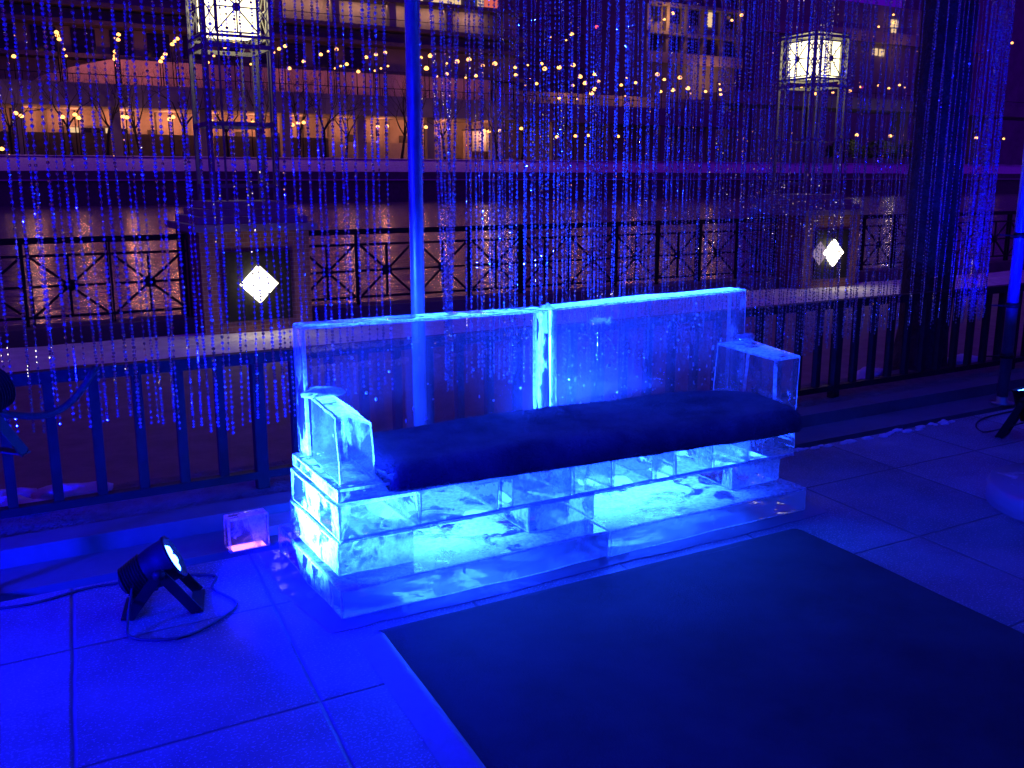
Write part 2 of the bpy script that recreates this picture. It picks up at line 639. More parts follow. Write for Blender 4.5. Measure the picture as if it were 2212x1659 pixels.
E_PANEL = panel_emit('led_panel_down', (0.008, 0.055, 1.0), 130.0)
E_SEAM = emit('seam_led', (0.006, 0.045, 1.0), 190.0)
E_PANELS = panel_emit('led_panel_seat', (0.008, 0.055, 1.0), 32.0)
E_PANELU = panel_emit('led_panel_up', (0.006, 0.045, 1.0), 75.0)
E_WINW = emit('lit_window', (1.0, 0.66, 0.34), 0.9)
E_WINR = emit('lit_window_red', (0.9, 0.16, 0.12), 0.8)
M_LENSB = pbr('lamp_lens_rim', (0.5, 0.5, 0.55), (0.6, 0.6, 0.65), 0.2, scale=30, bump=0.1)

# ================================================================== THE SETTING
DECK_Y = 3.48
b = MB()
b.box(-6, 12, -4, DECK_Y, -0.30, 0.0)
o = b.build('terrace_pavement', M_PAVE); tag(o, kind='structure')
b = MB()
b.box(-6, 14, DECK_Y + 0.0005, 3.83, -0.30, -0.12)
b.box(-6, 14, DECK_Y + 0.11, 3.83, -0.119, -0.015)
o = b.build('kerb_strip', M_DCONC); tag(o, kind='structure')


def ground_grid(name, x0, x1, y0, y1, nx, ny, fz, mat, skirt=None):
    m = MB()
    vs = []
    for j in range(ny + 1):
        for i in range(nx + 1):
            x, y = x0 + (x1 - x0) * i / nx, y0 + (y1 - y0) * j / ny
            vs.append((x, y, fz(x, y)))
    fs = [(j * (nx + 1) + i, j * (nx + 1) + i + 1, (j + 1) * (nx + 1) + i + 1, (j + 1) * (nx + 1) + i) for j in range(ny) for i in range(nx)]
    m.add(vs, fs, 0, True)
    return m.build(name, mat)


def nz3(x, y, s, z=0.0):
    return noise.noise(Vector((x * s, y * s, z)))


# planted strip under the railing, falling to the lower promenade
def strip_z(x, y):
    base = 0.02 if y < 4.6 else 0.02 - (y - 4.6) * 0.52 / 0.7
    return max(base, -0.505) + 0.018 * nz3(x, y, 5) + 0.012 * nz3(x, y, 17, 3)
o = ground_grid('soil_ground', -6, 16, 3.98, 5.4, 220, 24, strip_z, M_SOIL); tag(o, kind='structure')
b = MB().box(-6, 14, 3.835, 3.98, -0.30, 0.055)
o = b.build('kerb', M_DCONC); tag(o, kind='structure')
o = ground_grid('promenade_pavement', -40, 80, 5.2, 12.9, 60, 8, lambda x, y: -0.5, M_PLAZA); tag(o, kind='structure')


def snow_z(x, y):
    e = min(1, max(0, (y - 10.35 - 0.35 * nz3(x, y, 0.7)) / 0.5))
    return -0.53 + 0.10 * e + 0.02 * nz3(x, y, 2.1)
o = ground_grid('snow', -20, 40, 10.2, 11.75, 240, 14, snow_z, M_SNOW); tag(o, kind='structure')
b = MB().box(-60, 120, 12.4, 12.9, -3.0, -0.504)
o = b.build('river_bank', M_DCONC); tag(o, kind='structure')
b = MB().add([(-500, 12.8, -1.4), (900, 12.8, -1.4), (900, 108.3, -1.4), (-500, 108.3, -1.4)], [(0, 1, 2, 3)])
o = b.build('river_water', M_WATER); tag(o, kind='structure')
# far shore ground: one sheet to the horizon
b = MB().add([(-1500, 110, 3.55), (2500, 110, 3.55), (2500, 2500, 3.55), (-1500, 2500, 3.55)], [(0, 1, 2, 3)])
o = b.build('far_ground', M_DECK); tag(o, kind='structure')
o = ground_grid('snow_bank', -60, 330, 108.0, 110.4, 200, 6, lambda x, y: 2.06 + (y - 108) * 0.66 + 0.12 * nz3(x, y, 0.4), M_SNOW); tag(o, kind='structure')

# snow crumbs along the terrace edge and behind the railing
random.seed(3)


def lumps(name, n, xr, yr, zf, sr, label, cat, group):
    for i in range(n):
        m = MB()
        x, y, s = random.uniform(*xr), random.uniform(*yr), random.uniform(*sr)
        bm = bmesh.new()
        bmesh.ops.create_icosphere(bm, subdivisions=3, radius=1)
        ph = random.uniform(0, 50)
        for v in bm.verts:
            k = 1 + 0.35 * noise.noise(v.co * 1.6 + Vector((ph, 0, 0))) + 0.15 * noise.noise(v.co * 5 + Vector((ph, 0, 0)))
            v.co = Vector((v.co.x * s * 1.7 * k, v.co.y * s * 0.8 * k, max(-0.2, v.co.z) * s * 0.6 * k))
        me = bpy.data.meshes.new(name)
        bm.to_mesh(me); bm.free()
        me.materials.append(M_SNOW)
        for p in me.polygons: p.use_smooth = True
        o = link(name, me)
        o.location = (x, y, zf(x, y))
        o.rotation_euler.z = random.uniform(-0.3, 0.3)
        tag(o, label, cat, group)


lumps('snow_clump', 9, (-0.45, 0.35), (4.40, 4.62), strip_z, (0.05, 0.11), 'lumpy grey snow clump behind the railing at far left', 'snow clump', 'snow clumps behind the railing')
lumps('snow_clump', 34, (3.45, 5.0), (3.425, 3.475), lambda x, y: 0.0, (0.008, 0.024), 'small bright snow crumb along the terrace edge right of the sofa', 'snow clump', 'snow crumbs on the terrace edge')
lumps('snow_clump', 7, (5.0, 8.0), (4.42, 4.7), strip_z, (0.05, 0.10), 'snow clump behind the railing near the big tree', 'snow clump', 'snow clumps by the tree')

# ================================================================== NEAR RAILING
RY = 4.20
rail = empty('railing', (0, RY, 0.02), 'low black steel railing with square balusters behind the bead strands', 'railing')
MB().bar((-2.5, RY, 0.622), (13, RY, 0.622), 0.055, 0.05, (0, 0, 1)).build('top_rail', M_METAL, rail)
MB().bar((-2.5, RY, 0.085), (13, RY, 0.085), 0.05, 0.035, (0, 0, 1)).build('bottom_rail', M_METAL, rail)
x = 0.105 - 0.168 * 10
proto = None
k = 0
while x < 12.5:
    if k % 11 == 5:
        MB().box(x - 0.026, x + 0.026, RY - 0.026, RY + 0.026, -0.1, 0.595).build('post', M_METAL, rail)
    else:
        if proto is None:
            proto = MB().box(-0.019, 0.019, RY - 0.019, RY + 0.019, 0.104, 0.595).mesh('baluster', M_METAL)
        q = link('baluster', proto, rail)
        q.location.x = x
    x += 0.168
    k += 1
# vertical rails of the ledge behind the kerb (loose plank lying there)
b = MB().box(0.95, 1.9, 3.66, 3.80, -0.012, 0.028)
o = b.build('kerb_slab', M_CONC); tag(o, 'flat stone slab lying on the ledge behind the ice sofa', 'slab')

# ================================================================== STAR FENCE, PEDESTALS, LANTERNS
FY = 12.2


def star_fence(x0, x1, label):
    f = empty('star_fence', (x0, FY, -0.5), label, 'fence')
    MB().box(x0, x1, FY - 0.22, FY + 0.2, -0.5, -0.27).build('base_wall', M_DCONC, f)
    MB().bar((x0, FY, 0.70), (x1, FY, 0.70), 0.10, 0.07, (0, 0, 1)).build('top_rail', M_METAL, f)
    MB().bar((x0, FY, 0.53), (x1, FY, 0.53), 0.045, 0.03, (0, 0, 1)).build('rail', M_METAL, f)
    MB().bar((x0, FY, -0.17), (x1, FY, -0.17), 0.045, 0.03, (0, 0, 1)).build('rail', M_METAL, f)
    n = max(1, round((x1 - x0) / 0.84))
    w = (x1 - x0) / n
    for i in range(n + 1):
        xx = x0 + i * w
        t = 0.05 if i % 2 == 0 else 0.024
        m = MB()
        m.box(xx - t, xx - t * 0.28, FY - 0.025, FY + 0.025, -0.268, 0.664)
        m.box(xx + t * 0.28, xx + t, FY - 0.025, FY + 0.025, -0.268, 0.664)
        m.build('post', M_METAL, f)
    star = None
    for i in range(n):
        if star is None:
            m = MB()
            hw, hz, zc = w / 2 - 0.05, 0.335, 0.18
            for (dx, dz) in ((1, 1), (1, -1), (1, 0), (0, 1)):
                m.bar((-hw * dx, FY, zc - hz * dz), (hw * dx, FY, zc + hz * dz), 0.028, 0.018 + 0.003 * abs(dx - dz), (0, 1, 0))
            m.lathe([(-0.02, 0), (-0.02, 0.07), (0.02, 0.07), (0.02, 0)], (0, FY, zc), (0, 1, 0), 16)
            star = m.mesh('star_panel', M_METAL)
        q = link('star_panel', star, f)
        q.location.x = -x0 + x0 + (i + 0.5) * w
        q.location = Vector((x0 + (i + 0.5) * w, 0, 0)) - Vector(f.location)
        q.location.y = -FY
    return f


PX = (3.14, 12.92)
star_fence(-4.6, PX[0] - 0.68, 'black star panel fence left of the nearer brick pedestal')
star_fence(PX[0] + 0.68, PX[1] - 0.68, 'black star panel fence between the two brick pedestals')
star_fence(PX[1] + 0.68, 24.0, 'black star panel fence right of the farther brick pedestal')


def pedestal(x, which):
    p = empty('brick_pedestal', (x, FY, -0.5), 'square brick pedestal with glowing diamond pane, %s of the two' % which, 'pedestal', 'brick lantern pedestals')
    h = 0.655
    MB().box(x - h, x + h, FY - h, FY + h, -0.5, 0.78).build('brick_body', M_BRICK, p)
    c = MB()
    z = 0.782
    for i, hh in enumerate((0.74, 0.65, 0.56, 0.47)):
        c.box(x - hh, x + hh, FY - hh, FY + hh, z, z + 0.083)
        z += 0.085
    c.build('stepped_cap', M_STONE, p)
    yf = FY - h
    MB().box(x - 0.40, x + 0.40, yf - 0.03, yf - 0.002, -0.28, 0.54).build('dark_panel', M_METAL, p)

    def diamond(cx, d, fy, by, nm, mt):
        cz = 0.155
        g = MB()
        g.add([(cx, fy, cz + d), (cx + d, fy, cz), (cx, fy, cz - d), (cx - d, fy, cz), (cx, by, cz + d), (cx + d, by, cz), (cx, by, cz - d), (cx - d, by, cz)],
              [(0, 3, 2, 1), (4, 5, 6, 7), (0, 1, 5, 4), (1, 2, 6, 5), (2, 3, 7, 6), (3, 0, 4, 7)])
        return g.build(nm, mt, p)
    diamond(x, 0.225, yf - 0.075, yf - 0.031, 'diamond_light', E_DIAM)
    m = MB()
    d = 0.245
    q = [Vector((x, yf - 0.055, 0.155 + d)), Vector((x + d, yf - 0.055, 0.155)), Vector((x, yf - 0.055, 0.155 - d)), Vector((x - d, yf - 0.055, 0.155))]
    m.tube(q + [q[0]], 0.011, 6, 0, False)
    m.build('diamond_frame', M_METAL, p)
    if which == 'farther':
        diamond(x - 0.30, 0.20, yf - 0.036, yf - 0.0305, 'diamond_reflection', E_DIAMREFL)  # added glowing plate imitates a ghost reflection; no second lamp
    return p


def lantern(x, which):
    t = empty('lantern_tower', (x, FY, 1.122), 'grey steel lantern tower with bright star grille box, on the %s brick pedestal' % which, 'lantern', 'lantern towers')
    h = 0.385
    for sx in (-1, 1):
        for sy in (-1, 1):
            # each leg is a pair of angle bars with a thin lattice
            m = MB()
            cx, cyy = x + sx * h, FY + sy * h
            m.bar((cx, cyy, 1.124), (cx, cyy, 3.72), 0.045, 0.045, (0, 1, 0))
            ix, iy = cx - sx * 0.15, cyy - sy * 0.15
            m.bar((ix, cyy, 1.124), (ix, cyy, 3.72), 0.022, 0.022, (0, 1, 0))
            m.bar((cx, iy, 1.124), (cx, iy, 3.72), 0.022, 0.022, (0, 1, 0))
            zz = 2.9
            while zz < 3.6:
                m.bar((cx, cyy, zz), (ix, cyy, zz + 0.24), 0.012, 0.012, (0, 1, 0))
                m.bar((ix, cyy, zz), (cx, cyy, zz + 0.24), 0.012, 0.012, (0, 1, 0))
                m.bar((cx, cyy, zz), (cx, iy, zz + 0.24), 0.012, 0.012, (1, 0, 0))
                m.bar((cx, iy, zz), (cx, cyy, zz + 0.24), 0.012, 0.012, (1, 0, 0))
                zz += 0.24
            m.build('leg', M_FRAME, t)
    for zc, s in ((3.01, 0.03), (2.90, 0.05), (3.68, 0.045), (2.02, 0.05), (1.30, 0.04)):
        m = MB()
        vs = []
        for zz in (zc - s / 2, zc + s / 2):
            for r in (h + 0.02, h - 0.02):
                vs += [(x - r, FY - r, zz), (x + r, FY - r, zz), (x + r, FY + r, zz), (x - r, FY + r, zz)]
        fs = []
        for k in range(4):
            k2 = (k + 1) % 4
            fs += [(k, k2, 8 + k2, 8 + k), (4 + k2, 4 + k, 12 + k, 12 + k2), (8 + k, 8 + k2, 12 + k2, 12 + k), (4 + k, 4 + k2, k2, k)]
        m.add(vs, fs)
        m.build('tie_frame', M_FRAME, t)
    m = MB()
    g = 0.36
    z0, z1 = 3.05, 3.61
    zc = (z0 + z1) / 2
    for s in (-1, 1):
        for ax in (0, 1):
            def P(a, z):
                return (x + a, FY + s * (g + 0.02), z) if ax == 0 else (x + s * (g + 0.02), FY + a, z)
            up = (0, 1, 0) if ax == 0 else (1, 0, 0)
            w = 0.25
            for (a0, zz0, a1, zz1, t_) in ((-w, z0, w, z1, .015), (-w, z1, w, z0, .015), (-w, zc, w, zc, .015), (0, z0, 0, z1, .015),
                                           (-w, z0, -w, z1, .02), (w, z0, w, z1, .02), (-w, z0, w, z0, .02), (-w, z1, w, z1, .02)):
                m.bar(P(a0, zz0), P(a1, zz1), t_, 0.012, up)
            c = P(0, zc)
            m.lathe([(-0.012, 0), (-0.012, 0.05), (0.012, 0.05), (0.012, 0)], c, up, 12)
    m.build('star_grille', M_FRAME, t)
    MB().box(x - 0.29, x + 0.29, FY - 0.29, FY + 0.29, 3.055, 3.61).build('lit_box', E_LANT, t)
    MB().box(x - 0.42, x + 0.42, FY - 0.42, FY + 0.42, 3.722, 3.745).build('roof', M_FRAME, t)
    return t


for x, w, w2 in ((PX[0], 'nearer', 'nearer left'), (PX[1], 'farther', 'farther right')):
    pedestal(x, w)
    lantern(x, w2)
    point((x, FY - 0.85, 0.155), 6, (1.0, 0.75, 0.45), 0.15)

# ================================================================== BIG TREE BY THE RAILING


def branch(m, p, d, r, ln, depth, rnd, up=0.15, n=5, tips=None):
    pts, rads = [Vector(p)], [r]
    dd = Vector(d).normalized()
    steps = 4 if depth > 1 else 3
    for i in range(steps):
        dd = (dd + Vector((rnd.uniform(-.18, .18), rnd.uniform(-.18, .18), rnd.uniform(-.08, .12) + up * 0.3))).normalized()
        pts.append(pts[-1] + dd * ln / steps)
        rads.append(r * (1 - 0.45 * (i + 1) / steps))
    m.tube(pts, rads, n if depth > 1 else 3, 0, True, False)
    if depth <= 0:
        return
    kids = rnd.randint(2, 3) if depth > 2 else rnd.randint(3, 4)
    for k in range(kids):
        a = rnd.uniform(0, 2 * math.pi)
        tilt = rnd.uniform(0.35, 0.95)
        side = dd.orthogonal().normalized()
        side.rotate(Matrix.Rotation(a, 3, dd))
        nd = (dd * math.cos(tilt) + side * math.sin(tilt) + Vector((0, 0, up)))
        at = pts[-1] if k < 2 else pts[rnd.randint(2, steps)]
        branch(m, at, nd, rads[-1] * 0.75, ln * rnd.uniform(0.6, 0.82), depth - 1, rnd, up, n)


tr = empty('tree', (6.19, 4.62, 0.0), 'thick dark tree trunk standing at the railing beyond the bead strands', 'tree')
m = MB()
pts, rads = [], []
for i in range(22):
    z = -0.15 + i * 0.22
    pts.append((6.19 + 0.02 * math.sin(i * 0.9), 4.62 + 0.02 * math.cos(i * 0.7), z))
    rads.append(0.182 + 0.07 * math.exp(-(z + 0.15) * 9) + 0.008 * math.sin(i * 2.1))
m.tube(pts, rads, 18)
m.build('trunk', M_BARK, tr)
m = MB()
rnd = random.Random(5)
for k in range(5):
    a = 2 * math.pi * k / 5 + 0.4
    branch(m, (6.19, 4.62, 4.3), (math.cos(a) * 0.8, math.sin(a) * 0.8, 0.9), 0.10, 2.2, 4, rnd)
m.build('crown', M_BARK, tr)

# ================================================================== FAR SHORE


def px_x(px, Y, z=6.0):
    """x of a vertical line on plane Y seen near the given photo column"""
    d = ray(px, 250)
    return d.x * Y / d.y


QX0, QX1 = -60, 330
b = MB()
b.box(QX0, QX1, 108.0, 109, -4, 2.06)
o = b.build('quay_wall', M_DCONC)
tag(o, 'long dark quay wall along the far river bank', 'wall')
MB().box(QX0, QX1, 107.6, 107.99, 1.08, 1.20).build('snowy_ledge', M_SNOW, o)

vd = empty('road_viaduct', (20, 120, 3.55), 'long two level concrete road viaduct on the far bank', 'viaduct')
VX0, VX1 = -60, px_x(1560, 120)
MB().box(VX0, VX1, 115.5, 125, 8.9, 11.3).build('road_deck', M_DECK, vd)
MB().box(VX0, VX1, 123.0, 124.99, 3.55, 8.896).build('lower_wall', M_WALLP, vd)
xx = -40
pm = None
while xx < VX1 - 2:
    pm = MB().box(xx - 0.5, xx + 0.5, 116.2, 117.2, 3.56, 8.895)
    pm.build('column', M_DECK, vd)
    xx += 9.5
m = MB()
m.bar((VX0, 115.6, 12.2), (VX1, 115.6, 12.2), 0.08, 0.08, (0, 0, 1))
xx = VX0 + 1
while xx < VX1:
    m.bar((xx, 115.6, 11.301), (xx, 115.6, 12.16), 0.06, 0.06, (0, 1, 0))
    xx += 1.6
m.build('parapet_railing', M_METAL, vd)

# retaining wall of the upper street
UX0, UX1 = px_x(60, 124), px_x(1060, 124)
uw = MB()
n = 40
top = []
for i in range(n + 1):
    t = i / n
    xx = UX0 + (UX1 - UX0) * t
    zt = 11.3 + 3.5 * min(1, (t / 0.16)) ** 0.6
    top.append((xx, zt))
vs, fs = [], []
for (xx, zt) in top:
    vs += [(xx, 124, 11.302), (xx, 124, zt), (xx, 125, 11.302), (xx, 125, zt)]
for i in range(n):
    a = i * 4
    fs += [(a, a + 4, a + 5, a + 1), (a + 1, a + 5, a + 7, a + 3), (a + 3, a + 7, a + 6, a + 2)]
uw.add(vs, fs)
o = uw.build('retaining_wall', M_WALLP)
tag(o, 'pale wall lit orange behind the upper road of the viaduct', 'wall')

# hoarding and pale wall at promenade level
hb = empty('hoarding', (px_x(300, 121), 121, 3.56), 'long black site hoarding at the foot of the viaduct', 'hoarding')
x0, x1 = px_x(-60, 121), px_x(690, 121)
k = 0
xx = x0
while xx < x1 - 1:
    MB().box(xx, xx + 3.55, 121, 121.12, 3.56, 6.3).build('panel', M_HOARD, hb)
    xx += 3.6
pw = MB().box(px_x(700, 121.5), px_x(985, 121.5), 121.5, 122, 3.56, 5.9)
o = pw.build('garden_wall', M_WALLP)
tag(o, 'low pale wall right of the black hoarding on the far bank', 'wall')
kx0, kx1 = px_x(1005, 120), px_x(1085, 120)
kk = empty('kiosk', ((kx0 + kx1) / 2, 119.5, 3.56), 'small brightly lit kiosk shelter under the viaduct', 'kiosk')
MB().box(kx0, kx1, 120.5, 120.7, 3.56, 7.6).build('back_wall', M_WALLP, kk)
MB().box(kx0, kx0 + 0.15, 118.3, 120.49, 3.56, 7.6).build('side_wall', M_WALLP, kk)
MB().box(kx0 - 0.2, kx1 + 0.2, 118.1, 120.75, 7.61, 7.8).build('roof', M_HOARD, kk)
MB().box(kx0 + 0.3, kx0 + 3.0, 118.4, 118.6, 3.56, 4.9).build('counter', M_BRICK, kk)
MB().box(kx0 + 3.2, kx0 + 4.6, 118.8, 119.2, 3.56, 4.1).build('bench', M_STONE, kk)

# office block behind
ob = empty('office_block', (px_x(500, 127), 127, 11.3), 'dark office block above the viaduct with lit balcony bands', 'office block')
BX0, BX1 = -60, px_x(1130, 126)
MB().box(BX0, BX1, 128.2, 150, 11.35, 60).build('facade', M_DECK, ob)
for z in (14.9, 18.6, 20.6, 24.2, 27.8):
    h_ = 0.5
    MB().box(BX0, BX1 + 0.3, 125.4, 128.19, z, z + h_).build('floor_slab', M_DCONC, ob)
MB().box(px_x(590, 127.9), BX1, 127.9, 128.19, 21.12, 24.19).build('lit_wall', M_WALLP, ob)
for i in range(5):
    xx = px_x(610 + 120 * i, 126.4)
    MB().box(xx - 0.5, xx + 0.5, 125.8, 126.8, 21.12, 24.19).build('column', M_DECK, ob)
m = MB()
m.bar((BX0, 125.5, 22.0), (BX1, 125.5, 22.0), 0.08, 0.06, (0, 0, 1))
m.build('balcony_railing', M_METAL, ob)
for (pa, pb, mt) in ((905, 918, E_WINW), (938, 956, E_WINW), (958, 972, E_WINW), (975, 998, E_WINW), (1036, 1046, E_WINW), (1050, 1062, E_WINR), (1064, 1077, E_WINR)):
    MB().box(px_x(pa, 127.8), px_x(pb, 127.8), 127.8, 128.18, 24.8, 27.2).build('lit_window', mt, ob)
for (pa, pb) in ((735, 742), (748, 754), (672, 690)):
    MB().box(px_x(pa, 127.8), px_x(pb, 127.8), 127.8, 128.18, 24.9, 26.4).build('lit_window', E_WINW, ob)
for i in range(22):
    xx = -40 + i * 4.2
    MB().box(xx, xx + 2.6, 127.95, 128.18, 15.5, 18.4).build('window', M_GLASSD, ob)
for i in range(6):
    area((px_x(620 + 80 * i, 126.9), 126.6, 23.9), (0, 0.5, -1), 60, (1.0, 0.5, 0.32), 4, 0.3)

# block on the right
rb = empty('apartment_block', (px_x(1500, 136), 136, 3.56), 'mid rise block with pale columns above the right end of the viaduct', 'apartment block')
RX0, RX1 = px_x(1395, 136), px_x(1590, 136)
MB().box(RX0, RX1, 137.0, 155, 3.56, 60).build('facade', M_DECK, rb)
for i in range(5):
    z = 20.5 + i * 4.6
    MB().box(RX0 - 0.4, RX1 + 0.4, 135.4, 136.99, z, z + (1.7 if i == 0 else 0.5)).build('floor_band', M_WALLP if i == 0 else M_STONE, rb)
for i in range(6):
    xx = RX0 + (RX1 - RX0) * i / 5
    MB().box(xx - 0.35, xx + 0.35, 135.9, 136.99, 22.21, 45).build('column', M_STONE, rb)
for i in range(5):
    for j in range(3):
        xa = RX0 + (RX1 - RX0) * (i + 0.2) / 5
        xb = RX0 + (RX1 - RX0) * (i + 0.8) / 5
        lit = (i, j) == (3, 1)
        MB().box(xa, xb if not lit else xa + 1.6, 136.85, 136.98, 22.6 + j * 4.6, 25.0 + j * 4.6).build('window', E_WINW if lit else M_GLASSD, rb)
point((px_x(1453, 133), 133.6, 27.6), 500, WARM, 0.3)
point((px_x(1545, 133), 133.0, 18.6), 500, WARM, 0.3)

hb2 = empty('hotel_tower', (px_x(1900, 150), 150, 3.56), 'distant tower with a lit sloping glass front, left of the tree trunk', 'tower')
HX0, HX1 = px_x(1640, 150), px_x(2120, 150)
MB().box(HX0, HX1, 152, 170, 3.56, 38).build('facade', M_DECK, hb2)
MB().box(HX0 - 0.5, HX1, 150.4, 151.99, 30.0, 32.3).build('lit_band', M_WALLP, hb2)
for i, (pa, pb, ya, yb) in enumerate(((1925, 1938, 42, 60), (1926, 1934, 62, 72), (1944, 1968, 82, 87), (1886, 1894, 104, 120), (1900, 1908, 106, 122))):
    A, B = onY(pa, ya, 151.9), onY(pb, yb, 151.9)
    MB().box(A.x, B.x, 151.7, 151.98, B.z, A.z).build('lit_window', E_WINW, hb2)
point((px_x(1950, 147), 147, 29.0), 150, WARM, 0.3)
point((px_x(1860, 147), 147, 29.0), 80, WARM, 0.3)

db = empty('sky_cover_tower', (px_x(1280, 190), 190, 3.56), 'dark tower block added to cover the sky behind the middle of the viaduct', 'tower')
MB().box(px_x(1080, 190), px_x(1480, 190), 190, 215, 3.56, 80).build('facade', M_DECK, db)  # added block hides the bright sky above the viaduct
m = MB()
for i in range(12):
    m.box(px_x(1080, 190), px_x(1480, 190), 189.6, 189.98, 22 + i * 3.6, 22.8 + i * 3.6)
m.build('floor_bands', M_STONE, db)
db = empty('sky_cover_tower', (px_x(2200, 190), 190, 3.56), 'dark tower block added to cover the sky at the right edge behind the bead strands', 'tower')
MB().box(px_x(2080, 190), px_x(2230, 190) + 150, 190, 215, 3.56, 90).build('facade', M_DECK, db)  # added block hides the bright sky at the right edge

# bridge-like lower deck on the right
br = empty('road_bridge', (px_x(1880, 128), 128, 3.56), 'dark road bridge deck right of the viaduct', 'bridge')
MB().box(px_x(1565, 128), px_x(2300, 128) + 60, 126, 134, 13.6, 15.6).build('deck', M_DECK, br)
for p in (1600, 1760, 1950, 2120):
    xx = px_x(p, 129)
    MB().box(xx - 1, xx + 1, 128.5, 131, 3.56, 13.59).build('pier', M_DECK, br)
MB().bar((px_x(1565, 126), 126.05, 16.5), (px_x(2300, 126) + 50, 126.05, 16.5), 0.1, 0.1, (0, 0, 1)).build('railing', M_METAL, br)

# orange light on the walls: real sodium lamps below the deck and along the upper street
for p, e in ((60, 500), (160, 700), (268, 900), (366, 900), (456, 900), (552, 800), (640, 700), (740, 450), (826, 600), (905, 600), (960, 700), (1050, 350)):
    point((px_x(p, 120.6), 120.8, 8.0), e * 0.40, (1.0, 0.32, 0.15), 0.2)
point(((kx0 + kx1) / 2, 119.2, 7.2), 420, (1.0, 0.45, 0.25), 0.15)
for p, e in ((180, 800), (260, 1100), (340, 1000), (430, 700), (620, 700), (700, 600), (790, 600), (900, 500), (980, 500), (1040, 300)):
    point((px_x(p, 122), 121.9, 13.9), e * 0.13, (1.0, 0.22, 0.15), 0.25)
for p, e in ((1250, 350), (1380, 250)):
    point((px_x(p, 121), 121.5, 14.5), e, (1.0, 0.34, 0.12), 0.25)
uw2 = MB().box(px_x(1065, 124), px_x(1560, 124), 124, 125, 11.302, 13.6)
o = uw2.build('retaining_wall', M_DECK)
tag(o, 'darker wall behind the upper road right of the orange lit wall', 'wall')
for p in (40, 300, 560, 760, 960, 1100):
    point((px_x(p, 111), 111.3, 8.2), 90, (1.0, 0.42, 0.25), 0.2)

# minibus on the lower road, seen over the hoarding
vn = empty('minibus', (px_x(208, 122), 121.9, 3.56), 'pale minibus with lit windows behind the black hoarding', 'minibus')
vx = px_x(208, 122)
MB().box(vx - 3.4, vx + 3.4, 121.2, 122.9, 4.6, 7.15).build('body', M_STONE, vn)
for i in range(5):
    MB().box(vx - 3.1 + i * 1.28, vx - 2.0 + i * 1.28, 121.17, 121.198, 6.35, 6.9).build('window', E_WINW if i in (0, 3) else M_GLASSD, vn)
for dx in (-2.2, 2.2):
    MB().lathe([(-0.12, 0), (-0.12, 0.5), (0.12, 0.5), (0.12, 0)], (vx + dx, 121.35, 4.1), (0, 1, 0), 16).build('wheel', M_HOARD, vn)
# doors and pilasters of the lower wall
for p in (330, 520, 610, 760, 872, 938):
    xx = px_x(p, 122.9)
    MB().box(xx - 0.7, xx + 0.7, 122.85, 122.99, 3.56, 6.9).build('doorway', M_HOARD, vd)
for p in range(30, 1100, 62):
    xx = px_x(p, 122.8)
    MB().box(xx - 0.18, xx + 0.18, 122.7, 122.99, 3.56, 8.89).build('pilaster', M_DECK, vd)

# ---- street lamps
UP = [(30, 122, 1), (138, 107, 0), (143, 121, 0), (486, 102, 1), (506, 89, 1), (448, 135, 1), (462, 121, 0), (560, 128, 0), (542, 139, 0),
      (590, 113, 1), (603, 106, 1), (616, 100, 1), (625, 148, 1), (656, 133, 1), (693, 118, 1), (727, 107, 1), (709, 111, 0), (749, 139, 1),
      (736, 143, 0), (724, 148, 0), (774, 155, 1), (791, 124, 1), (812, 118, 1), (832, 114, 1), (810, 153, 0), (823, 148, 0), (838, 143, 0),
      (887, 130, 1), (909, 125, 1), (930, 121, 2), (892, 157, 2), (921, 148, 2), (965, 137, 0), (965, 160, 1), (944, 165, 0), (987, 133, 2),
      (1013, 129, 2), (1006, 168, 0), (1028, 164, 1), (1043, 142, 1), (1069, 138, 2), (1113, 146, 1), (1114, 162, 1), (1140, 141, 0),
      (1170, 138, 1), (1177, 149, 2), (1208, 146, 2), (1238, 141, 2), (1159, 181, 1), (1135, 184, 0), (1253, 166, 2), (1284, 161, 1),
      (1264, 180, 2), (1293, 176, 1), (1237, 185, 1), (1285, 193, 2), (1278, 202, 2), (1208, 212, 1), (1247, 214, 0), (1342, 184, 1),
      (1354, 168, 0), (1373, 179, 1), (1420, 161, 2), (1435, 172, 1), (1469, 168, 2), (1454, 195, 2), (1427, 198, 1), (1486, 191, 2),
      (1492, 202, 0), (1524, 198, 1), (1556, 194, 1), (1554, 182, 0), (1557, 204, 1), (1350, 207, 0)]
TALL = [(122, 70), (124, 77), (128, 85), (256, 75), (255, 86), (249, 112), (249, 121), (248, 128), (383, 84), (378, 90), (372, 96), (357, 117), (352, 125), (347, 133)]
LOW = [(34, 245), (46, 251), (135, 253), (162, 248), (170, 255), (266, 252), (274, 254), (366, 258), (374, 253), (456, 261), (546, 265), (562, 262),
       (632, 270), (644, 266), (656, 265), (816, 274), (836, 273), (901, 277), (920, 275), (1046, 283), (1056, 284), (1079, 282), (1126, 278),
       (1203, 296), (1243, 294), (1270, 293), (1335, 295), (4, 322), (20, 338)]
BRG = [(1731, 187, 2), (1772, 184, 1), (1813, 183, 2), (1716, 206, 1), (1761, 203, 2), (1782, 193, 1), (1799, 200, 1), (1836, 197, 2), (1859, 188, 1),
       (1898, 185, 1), (1920, 191, 1), (1943, 184, 1), (1954, 189, 0), (1851, 292, 2), (1923, 294, 2), (2109, 298, 2), (2168, 300, 1), (2050, 303, 0)]
WALL = [(1235, 74, 2), (1189, 80, 0), (1223, 87, 0), (1453, 29, 2), (1435, 42, 1), (1581, 44, 1), (1602, 33, 2), (1931, 49, 2), (1930, 32, 1), (1898, 58, 1), (1999, 48, 1), (2186, 93, 2)]


